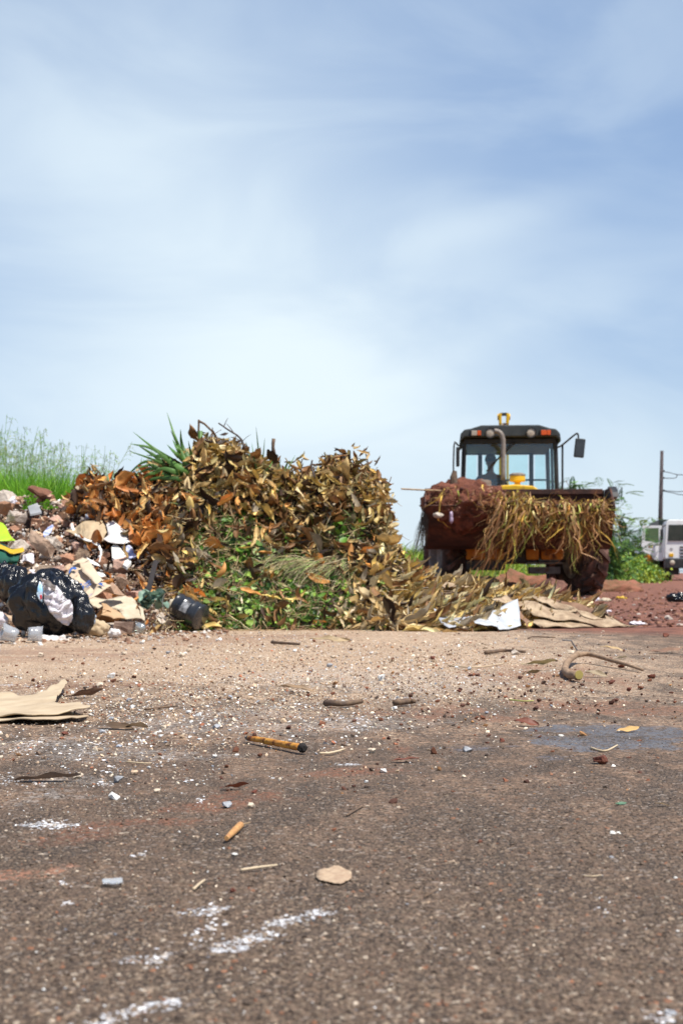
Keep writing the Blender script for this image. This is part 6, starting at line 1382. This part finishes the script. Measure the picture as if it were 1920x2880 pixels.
for out_, lab, mm_, of in (([(1460, 1692), (1478, 1686), (1540, 1708), (1620, 1726), (1740, 1744), (1753, 1760), (1700, 1762), (1640, 1752), (1560, 1742), (1500, 1728)], 'longest pale bark strip pointing right at the tail', BK, -.16),
                          ([(1500, 1740), (1560, 1748), (1640, 1756), (1690, 1762), (1600, 1764), (1520, 1762), (1498, 1752)], 'pale bark strip flat on the road under the longest one', BK, -.12),
                          ([(1495, 1676), (1530, 1680), (1580, 1696), (1625, 1718), (1600, 1722), (1550, 1706), (1510, 1690)], 'grey brown bark strip at the top of the tail', BK, -.14),
                          ([(1535, 1678), (1590, 1680), (1640, 1690), (1678, 1678), (1672, 1700), (1655, 1732), (1620, 1728), (1590, 1712), (1560, 1694)], 'dark brown curled sheet at the tail of the drift', BK2, -.10),
                          ([(1440, 1700), (1456, 1704), (1490, 1748), (1480, 1760), (1462, 1740)], 'narrow brown strip right beside the silver sheet', BK2, -.16),
                          ([(1620, 1715), (1660, 1722), (1700, 1742), (1670, 1744), (1640, 1732)], 'short rolled bark strip over the tail end', BK, -.18),
                          ([(1380, 1690), (1420, 1672), (1470, 1690), (1500, 1716), (1470, 1712), (1430, 1696)], 'creased pale bark strip above the silver sheet', BK, -.15),
                          ([(1220, 1640), (1300, 1630), (1335, 1650), (1290, 1652), (1240, 1655)], 'pale strip on the crest of the low drift', BK, -.10),
                          ([(1700, 1735), (1740, 1752), (1792, 1762), (1760, 1766), (1715, 1756)], 'flat pale strip at the very end of the drift', BK, -.08)):
    sheet('bark_strip', out_, lab, 'bark strip', mm_, off=of-.11, amp=.03, f=8, cuts=7, bulge=.03, thick=.004, group='bark strips in the tail of the drift')

# ---------------------------------------------------------------- things lying on the near road
def road_sheet(name, outline, label, cat, m, zf, amp=.004, f=40, thick=.002, cuts=6, group=None, seed=0):
    def df(px, py): p = G(px, py); return p
    bm = bmesh.new(); P0 = [G(a, b_) for a, b_ in rag(outline, 3, 3.0)]; vs_ = [bm.verts.new(p) for p in P0]; bm.faces.new(vs_); bmesh.ops.triangulate(bm, faces=bm.faces); bmesh.ops.subdivide_edges(bm, edges=bm.edges, cuts=cuts, use_grid_fill=True)
    c0 = sum(P0, Vector())/len(P0); ex_ = max((p-c0).length for p in P0)
    for v in bm.verts: v.co.z = max(.002, .003+zf((v.co-c0)/ex_)+amp*mn.fractal(v.co*f+Vector((seed, 0, 0)), 1, 2, 3))
    bmesh.ops.solidify(bm, geom=bm.faces[:], thickness=thick); 
    for v in bm.verts: v.co -= c0
    bmesh.ops.recalc_face_normals(bm, faces=bm.faces); me = bpy.data.meshes.new(name); bm.to_mesh(me); bm.free()
    for p_ in me.polygons: p_.use_smooth = True
    me.materials.append(M[m] if isinstance(m, str) else m); o = bpy.data.objects.new(name, me); COL.objects.link(o); o.location = c0; tag(o, label, cat, group); return o
gpap = mat('torn_paper_sheet', (.54, .43, .29), (.42, .32, .21), rough=.85, scale=10, bump=.3)
# torn sheet at the left edge, propped a couple of centimetres above the road
road_sheet('torn_cardboard', [(-120, 1972), (0, 1964), (90, 1972), (130, 1962), (165, 1945), (180, 1935), (190, 1944), (176, 1962), (160, 1985), (150, 1999), (175, 2003), (225, 2004), (256, 2016), (252, 2026), (165, 2034), (90, 2038), (-20, 2030), (-120, 2024)], 'torn beige cardboard sheet lying at the left edge', 'cardboard', gpap, lambda v: .012+.010*math.sin(v.x*4)+.014*max(0, v.y), .008, 9, .003, 7)
road_sheet('torn_cardboard', [(-100, 2006), (0, 2004), (80, 2010), (160, 2018), (250, 2028), (200, 2034), (95, 2041), (-100, 2036)], 'lower folded layer of the beige cardboard at left edge', 'cardboard', gpap, lambda v: .006+.004*math.sin(v.x*5), .003, 12, .003, 6)
def road_leaf(px, py, ln_, ang, c, label, seed, name='fallen_leaf', w_=.3, curl=.9, cat='leaf'):
    v, f, s_ = leaf_proto(seed, w=w_, curl=curl*.35, fold=.22, wav=.02, nx=14, ny=6); p = np.array(G(px, py)[:]); T = np.array([[math.cos(ang), math.sin(ang), 0]]); Nn = np.array([[0, 0, 1.]])
    V, Fc, C = scatter([(v, f, s_)], p[None], T, Nn, np.array([ln_]), np.array([c])); V[:, 2] -= V[:, 2].min()-.003
    o = np_obj(name, V, Fc, C, M['leaf'], loc=G(px, py)); tag(o, label, cat); return o
road_leaf(325, 2052, .085, -.35, (.16, .10, .055), 'curled olive brown leaf right of the cardboard sheet', 31, w_=.34, curl=1.2)
road_leaf(385, 2052, .05, .3, (.46, .33, .20), 'pale crumpled leaf touching the olive brown leaf', 32, w_=.5)
road_leaf(135, 2200, .105, .05, (.24, .165, .12), 'long flat brown leaf near the left edge', 33, w_=.24, curl=.5)
road_leaf(660, 2222, .045, .1, (.26, .08, .04), 'small rust red leaf in the left middle', 34)
road_leaf(835, 1950, .11, .05, (.28, .18, .10), 'brown leaf lying on the pale gravel', 35, w_=.22)
road_leaf(930, 1806, .20, .03, (.34, .25, .14), 'long curled leaf just before the heap', 36, w_=.18, curl=.4)
road_leaf(1480, 2043, .055, -.1, (.22, .07, .04), 'rust red leaf above the grey blue stain', 37, w_=.4)
road_leaf(1765, 2060, .05, .1, (.55, .34, .13), 'small golden leaf on the grey blue stain', 38, w_=.45)
road_leaf(1495, 1897, .055, .0, (.24, .19, .10), 'small rolled leaf left of the forked branch', 39, w_=.4, curl=1.4)
road_leaf(1515, 1872, .13, -.1, (.38, .33, .17), 'greenish tan leaf behind the rolled one', 40, w_=.22)
road_leaf(1675, 1905, .075, -.1, (.30, .23, .14), 'curled tan leaf under the forked branch', 41, w_=.3, curl=1.3)
road_leaf(1720, 1832, .10, .0, (.52, .36, .18), 'golden tan leaf far behind the forked branch', 42, w_=.25)
road_leaf(1450, 1840, .10, 1.2, (.40, .34, .28), 'greyish leaf standing on edge on the gravel', 43, w_=.3)
road_leaf(1870, 1836, .15, .1, (.24, .14, .09), 'dark brown leaf at the right edge beyond the branch', 44, w_=.3)
road_leaf(1745, 1862-8, .05, .1, (.62, .55, .38), 'little pale leaf behind the forked branch', 45, w_=.6)
road_leaf(240, 1962, .10, .2, (.20, .11, .07), 'dark crumpled leaf behind the torn cardboard', 46, w_=.35)
road_leaf(1140, 2145, .05, .1, (.22, .08, .05), 'dark red leaf scrap in the middle of the road', 47)
road_leaf(1860, 2272, .022, -.5, (.18, .12, .06), 'tiny dark leaf near the right edge', 48)
road_leaf(1745, 2268, .02, .4, (.10, .22, .13), 'tiny green scrap near the right edge', 49)
def road_stick(pxs, r, m, label, name='twig', cat='twig', zs=None, taper=.7, lift=0.0):
    cur = smooth_pts([G(a, b_, (zs[i] if zs else r+.002)) for i, (a, b_) in enumerate(pxs)], 5); k_ = len(cur); q = MB()
    q.tube(cur, [r*(1-(1-taper)*i/k_)*(1+.08*math.sin(i*1.9)) for i in range(k_)], 10); q.v = [tuple(Vector(v)+Vector((1, 1, 1))*r*.25*mn.noise(Vector(v)*(.35/r))) for v in q.v]
    return simple(q, name, m, cur[0], label, cat, smooth=True)
# forked branch
fb_ = road_stick([(1625, 1918), (1600, 1911), (1588, 1900), (1594, 1886), (1614, 1874), (1625, 1866)], .0125, mat('tan_branch', (.36, .24, .15), (.20, .13, .08), rough=.8, scale=25, bump=.6, bscale=70), 'forked tan branch lying across the road at right', 'forked_branch', 'branch', zs=[.016, .016, .018, .028, .036, .036], taper=.8)
M['tanbr'] = fb_.data.materials[0]
q = MB(); cur = smooth_pts([G(1620, 1871, .036)-fb_.location, G(1655, 1868, .036)-fb_.location, G(1720, 1879, .026)-fb_.location, G(1770, 1887, .018)-fb_.location, G(1806, 1893, .010)-fb_.location], 5); q.tube(cur, [.0098*(1-.6*i/len(cur)) for i in range(len(cur))], 10); q.build('fork', M['tanbr'], fb_, smooth=True)
q = MB(); e1_ = G(1625, 1918, .022)-fb_.location; e0_ = G(1618, 1917, .022)-fb_.location; q.tube([e1_+(e1_-e0_)*.2, e1_+(e1_-e0_)*.35], .014, 10); q.build('cut_end', mat('cut_wood', (.42, .34, .10), rough=.7), fb_)
q = MB(); w0 = G(1622, 1868, .05); q.tube([w0, w0+Vector((-.022, .0, .035)), W(1580, 1800, w0.y)], .0035, 6); simple(q, 'wire', 'grey', w0, 'straight grey wire leaning up from the forked branch', 'wire')
# yellow stick with charred ends
a_, b2 = G(700, 2091, .010), G(852, 2122, .012); ys = empty('yellow_stick', a_); tag(ys, 'yellow orange stick with charred black ends in the left middle', 'stick')
q = MB(); cur = smooth_pts([Vector((0, 0, 0)), (b2-a_)*.35+Vector((0, 0, .001)), (b2-a_)*.7, (b2-a_)*.96], 5); q.tube(cur, [.0052+.0018*i/len(cur) for i in range(len(cur))], 14); q.v = [tuple(Vector(v)+Vector((0, 1, 1))*.0016*mn.noise(Vector((v[0]*30, v[1]*90, v[2]*400)))) for v in q.v]
q.build('shaft', mat('yellow_orange_bark', (.66, .34, .05), (.50, .20, .03), rough=.55, scale=25, bump=.5, bscale=80, bdist=.002, dirt=(.14, .04, .015), dscale=45, dmin=.50, dmax=.62), ys, smooth=True)
q = MB(); e = (b2-a_); q.tube([e*.955, e*.975, e, e*1.03], [.0068, .0088, .0092, .005], 12); q.v = [tuple(Vector(v)+Vector((1, 1, 1))*.0016*mn.noise(Vector(v)*260)) for v in q.v]; q.build('charred_end', mat('charcoal', (.014, .012, .012), (.03, .025, .022), rough=.9, bump=.8, bscale=200), ys)
q = MB(); q.tube([e*-.07, e*-.03, e*.02], [.002, .0042, .0052], 10); q.build('charred_tip', M['black'], ys)
road_leaf(725, 2084, .028, -.1, (.20, .05, .03), 'dark red shred lying against the yellow stick', 50, w_=.22)
# corn-like stub with a stem
a_, b2 = G(637, 2372, .006), G(676, 2338, .008); cs = empty('splintered_stub', a_); tag(cs, 'orange splintered wood stub with thin stem at lower left', 'wood stub')
q = MB(); q.tube([Vector((0, 0, 0)), (b2-a_)*.5, (b2-a_)], [.0030, .0042, .0046], 10); q.v = [tuple(Vector(v)*1.0+Vector((0, 0, 1))*.0008*mn.noise(Vector(v)*500)) for v in q.v]; q.build('stub', mat('orange_wood', (.60, .33, .12), (.42, .2, .08), rough=.7, scale=120, bump=.6, bscale=300, bdist=.001), cs)
q = MB(); q.tube([(b2-a_), G(688, 2330, .006)-a_, G(702, 2322, .004)-a_], [.0018, .0012, .0008], 6); q.build('stem', M['palewood'], cs)
straw_ = mat('pale_straw', (.62, .50, .34), (.5, .38, .24), rough=.7, bump=.2)
def sliver(pts_, label, m=straw_, r=.0016): road_stick(pts_, r, m, label, 'straw_sliver', 'straw')
sliver([(678, 2456), (730, 2448), (779, 2442)], 'pale straw sliver left of the beige flake')
sliver([(898, 2126), (930, 2124), (968, 2114)], 'tan straw right of the yellow stick', r=.0025)
sliver([(355, 2148), (400, 2152), (425, 2152)], 'thin golden straw under the left dust patch', r=.0015)
sliver([(1660, 2110), (1700, 2118), (1735, 2102)], 'bent white sliver on the grey blue stain', r=.0022)
sliver([(975, 2300), (1000, 2285), (1022, 2272)], 'small brown bent twig right of centre', M['wood'], .0014)
sliver([(1192, 2530), (1215, 2518), (1232, 2508)], 'rust coloured thin twig in the lower middle', M['wood'], .0010)
sliver([(545, 2510), (560, 2496), (576, 2484)], 'pale grass scrap in the lower left')
sliver([(1640, 2470), (1665, 2471), (1690, 2469)], 'pale hair-thin straw at lower right', r=.0008)
sliver([(1485, 1798), (1500, 1794), (1560, 1796)], 'dark thin twig right before the drift', M['wood'], .004)
sliver([(1432, 1972), (1470, 1976), (1500, 1975)], 'yellow green straw left of the forked branch', mat('yellow_green', (.5, .52, .15)), .002)
sliver([(410, 2000), (450, 1996), (500, 1990)], 'thin brown stick behind the curled olive leaf', M['wood'], .003)
sliver([(1260, 1875), (1340, 1880), (1420, 1868)], 'long thin straw lying on the gravel at right', r=.0025)
for a_, b_, c_, lab in (((765, 1812), (800, 1815), (842, 1818), 'dark brown stick on the gravel before the heap'), ((915, 1987), (960, 1990), (1015, 1984), 'dark bark stick at the centre of the road'), ((1110, 1988), (1150, 1983), (1165, 1984), 'reddish bark stick right of the centre stick'), ((1365, 1842), (1420, 1836), (1475, 1840), 'ragged dark green brown stick on the gravel')):
    road_stick([a_, b_, c_], .008, M['wood'], lab, 'bark_stick', 'stick')
# flake, glassy scraps, clods
flk = []
for i in range(15):
    a = 2*math.pi*i/15; r_ = 1+.06*math.sin(i*2.3)+.14*random.uniform(-1, 1); flk.append((940+50*r_*math.cos(a), 2468+24*r_*math.sin(a)))
road_sheet('beige_flake', flk, 'rough beige flake of plaster lying at the lower centre', 'plaster flake', mat('beige_flake', (.56, .42, .28), (.40, .27, .18), rough=.9, scale=160, bump=.9, bscale=220, bdist=.003), lambda v: -.001, .0014, 120, .0008, 4)
road_sheet('clear_scrap', [(288, 2484), (345, 2480), (346, 2490), (330, 2496), (290, 2495)], 'little clear plastic scrap at the lower left', 'plastic scrap', M['clear'], lambda v: .0, .001, 80, .0015, 4)
for i, (a, b_, w_, h__, lab) in enumerate(((1718, 2415, 14, 11, 'crumpled clear scrap at lower right'), (1728, 2345, 38, 5, 'pointed white wood chip at lower right'), (1898, 2472, 10, 9, 'cream pebble-like chip at the right edge'), (1236, 2503, 8, 4, 'tiny white chip in the lower middle'), (1390, 2013, 9, 9, 'round cream pebble in the middle right'), (1885, 2855, 34, 16, 'cluster of glassy white chips in the bottom corner'), (1145, 2545, 9, 6, 'tiny glassy chip at lower middle'), (660, 2405, 16, 8, 'small cream flake under the splintered stub'))):
    c_ = G(a, b_); s_ = c_.y/FPX; blob('pale_chip', c_+Vector((0, 0, s_*h__*.35)), (w_*s_*.5, w_*s_*.6, h__*s_*.3), M['plaster'] if i not in (0, 5, 6) else M['clear'], lab, 'chip', .25, 2.5, 3, seed=20+i)
for i, (a, b_, s_, lab) in enumerate(((1690, 2152, .030, 'dark red clod below the grey blue stain'), (182, 2070, .016, 'rusty orange clod under the torn cardboard'), (1217, 1857, .026, 'dark clod on the pale gravel'), (1830, 1908, .026, 'red clod right of the forked branch'), (1720, 1925, .022, 'dark clod below the forked branch'), (1410, 2088, .014, 'little red clod left of grey blue stain'), (1770, 1945, .020, 'red brown crumb below right branch'), (655, 2508, .007, 'tiny red crumb at lower left centre'), (1870, 1793, .04, 'dark clod far right near the lot'), (1745, 1880, .028, 'black clod against the forked branch'), (715, 2232, .010, 'dark crumb beside the rust leaf'), (1290, 1950, .018, 'brown crumb in the middle right'))):
    rock_obj('soil_clod', G(a, b_, s_*.3), (s_, s_*.8, s_*.6), (0, 0, i), (.17, .055, .035), 500+i, 'hull', M['rock'], lab, 'clod')
# scattered individual stones that stand out
for i in range(60):
    a = random.choice((random.gauss(620, 190), random.gauss(250, 180), random.gauss(1000, 300))); b_ = random.choice((random.gauss(1845, 25), random.gauss(2180, 60), random.gauss(2000, 50)))
    if b_ < 1800 or a < 0 or a > 1900: continue
    s_ = random.uniform(.009, .02)*(1 if b_ > 1950 else 1.7); nm = random.choice(('white', 'grey', 'cream'))
    rock_obj('loose_stone', G(a, b_, s_*.25), (s_, s_*.8, s_*.6), (random.uniform(-.3, .3), 0, i), {'white': (.7, .69, .66), 'grey': (.34, .35, .37), 'cream': (.6, .5, .38)}[nm], 600+i, 'hull', M['grit'],
             f"{'larger' if s_ > .02 else 'small'} {nm} stone {'just before the heap' if b_ < 1880 else 'on the near road' if b_ > 2100 else 'mid road'} {'toward the left' if a < 500 else 'near the middle' if a < 1000 else 'toward the right'}", 'stone', 'loose stones standing out on the road')
# rubbish on the far lot
for i, (a, b_, d_, rr, m_, lab) in enumerate(((1905, 1693, 15.5, (.12, .08, .06), 'bag', 'black and white wrapped rubbish at the right edge of the lot'), (1700, 1692, 15.5, (.07, .04, .02), 'cream', 'pale tan scrap on the red lot'), (1672, 1690, 15.5, (.07, .04, .02), 'paper', 'grey scrap beside the pale scrap on the lot'), (1745, 1684, 17.5, (.07, .04, .015), 'ylw', 'orange scrap far out on the lot'), (1790, 1758, 9.0, (.05, .05, .012), 'paper', 'flattened white scrap beyond the drift tail'), (1700, 1722, 11.8, (.05, .05, .012), 'paper', 'white plastic scrap on the lot above drift tail'))):
    blob('rubbish_scrap', G(a, b_, rr[2]*.6), rr, M[m_], lab, 'rubbish', .3, 2.5, 4, seed=40+i)
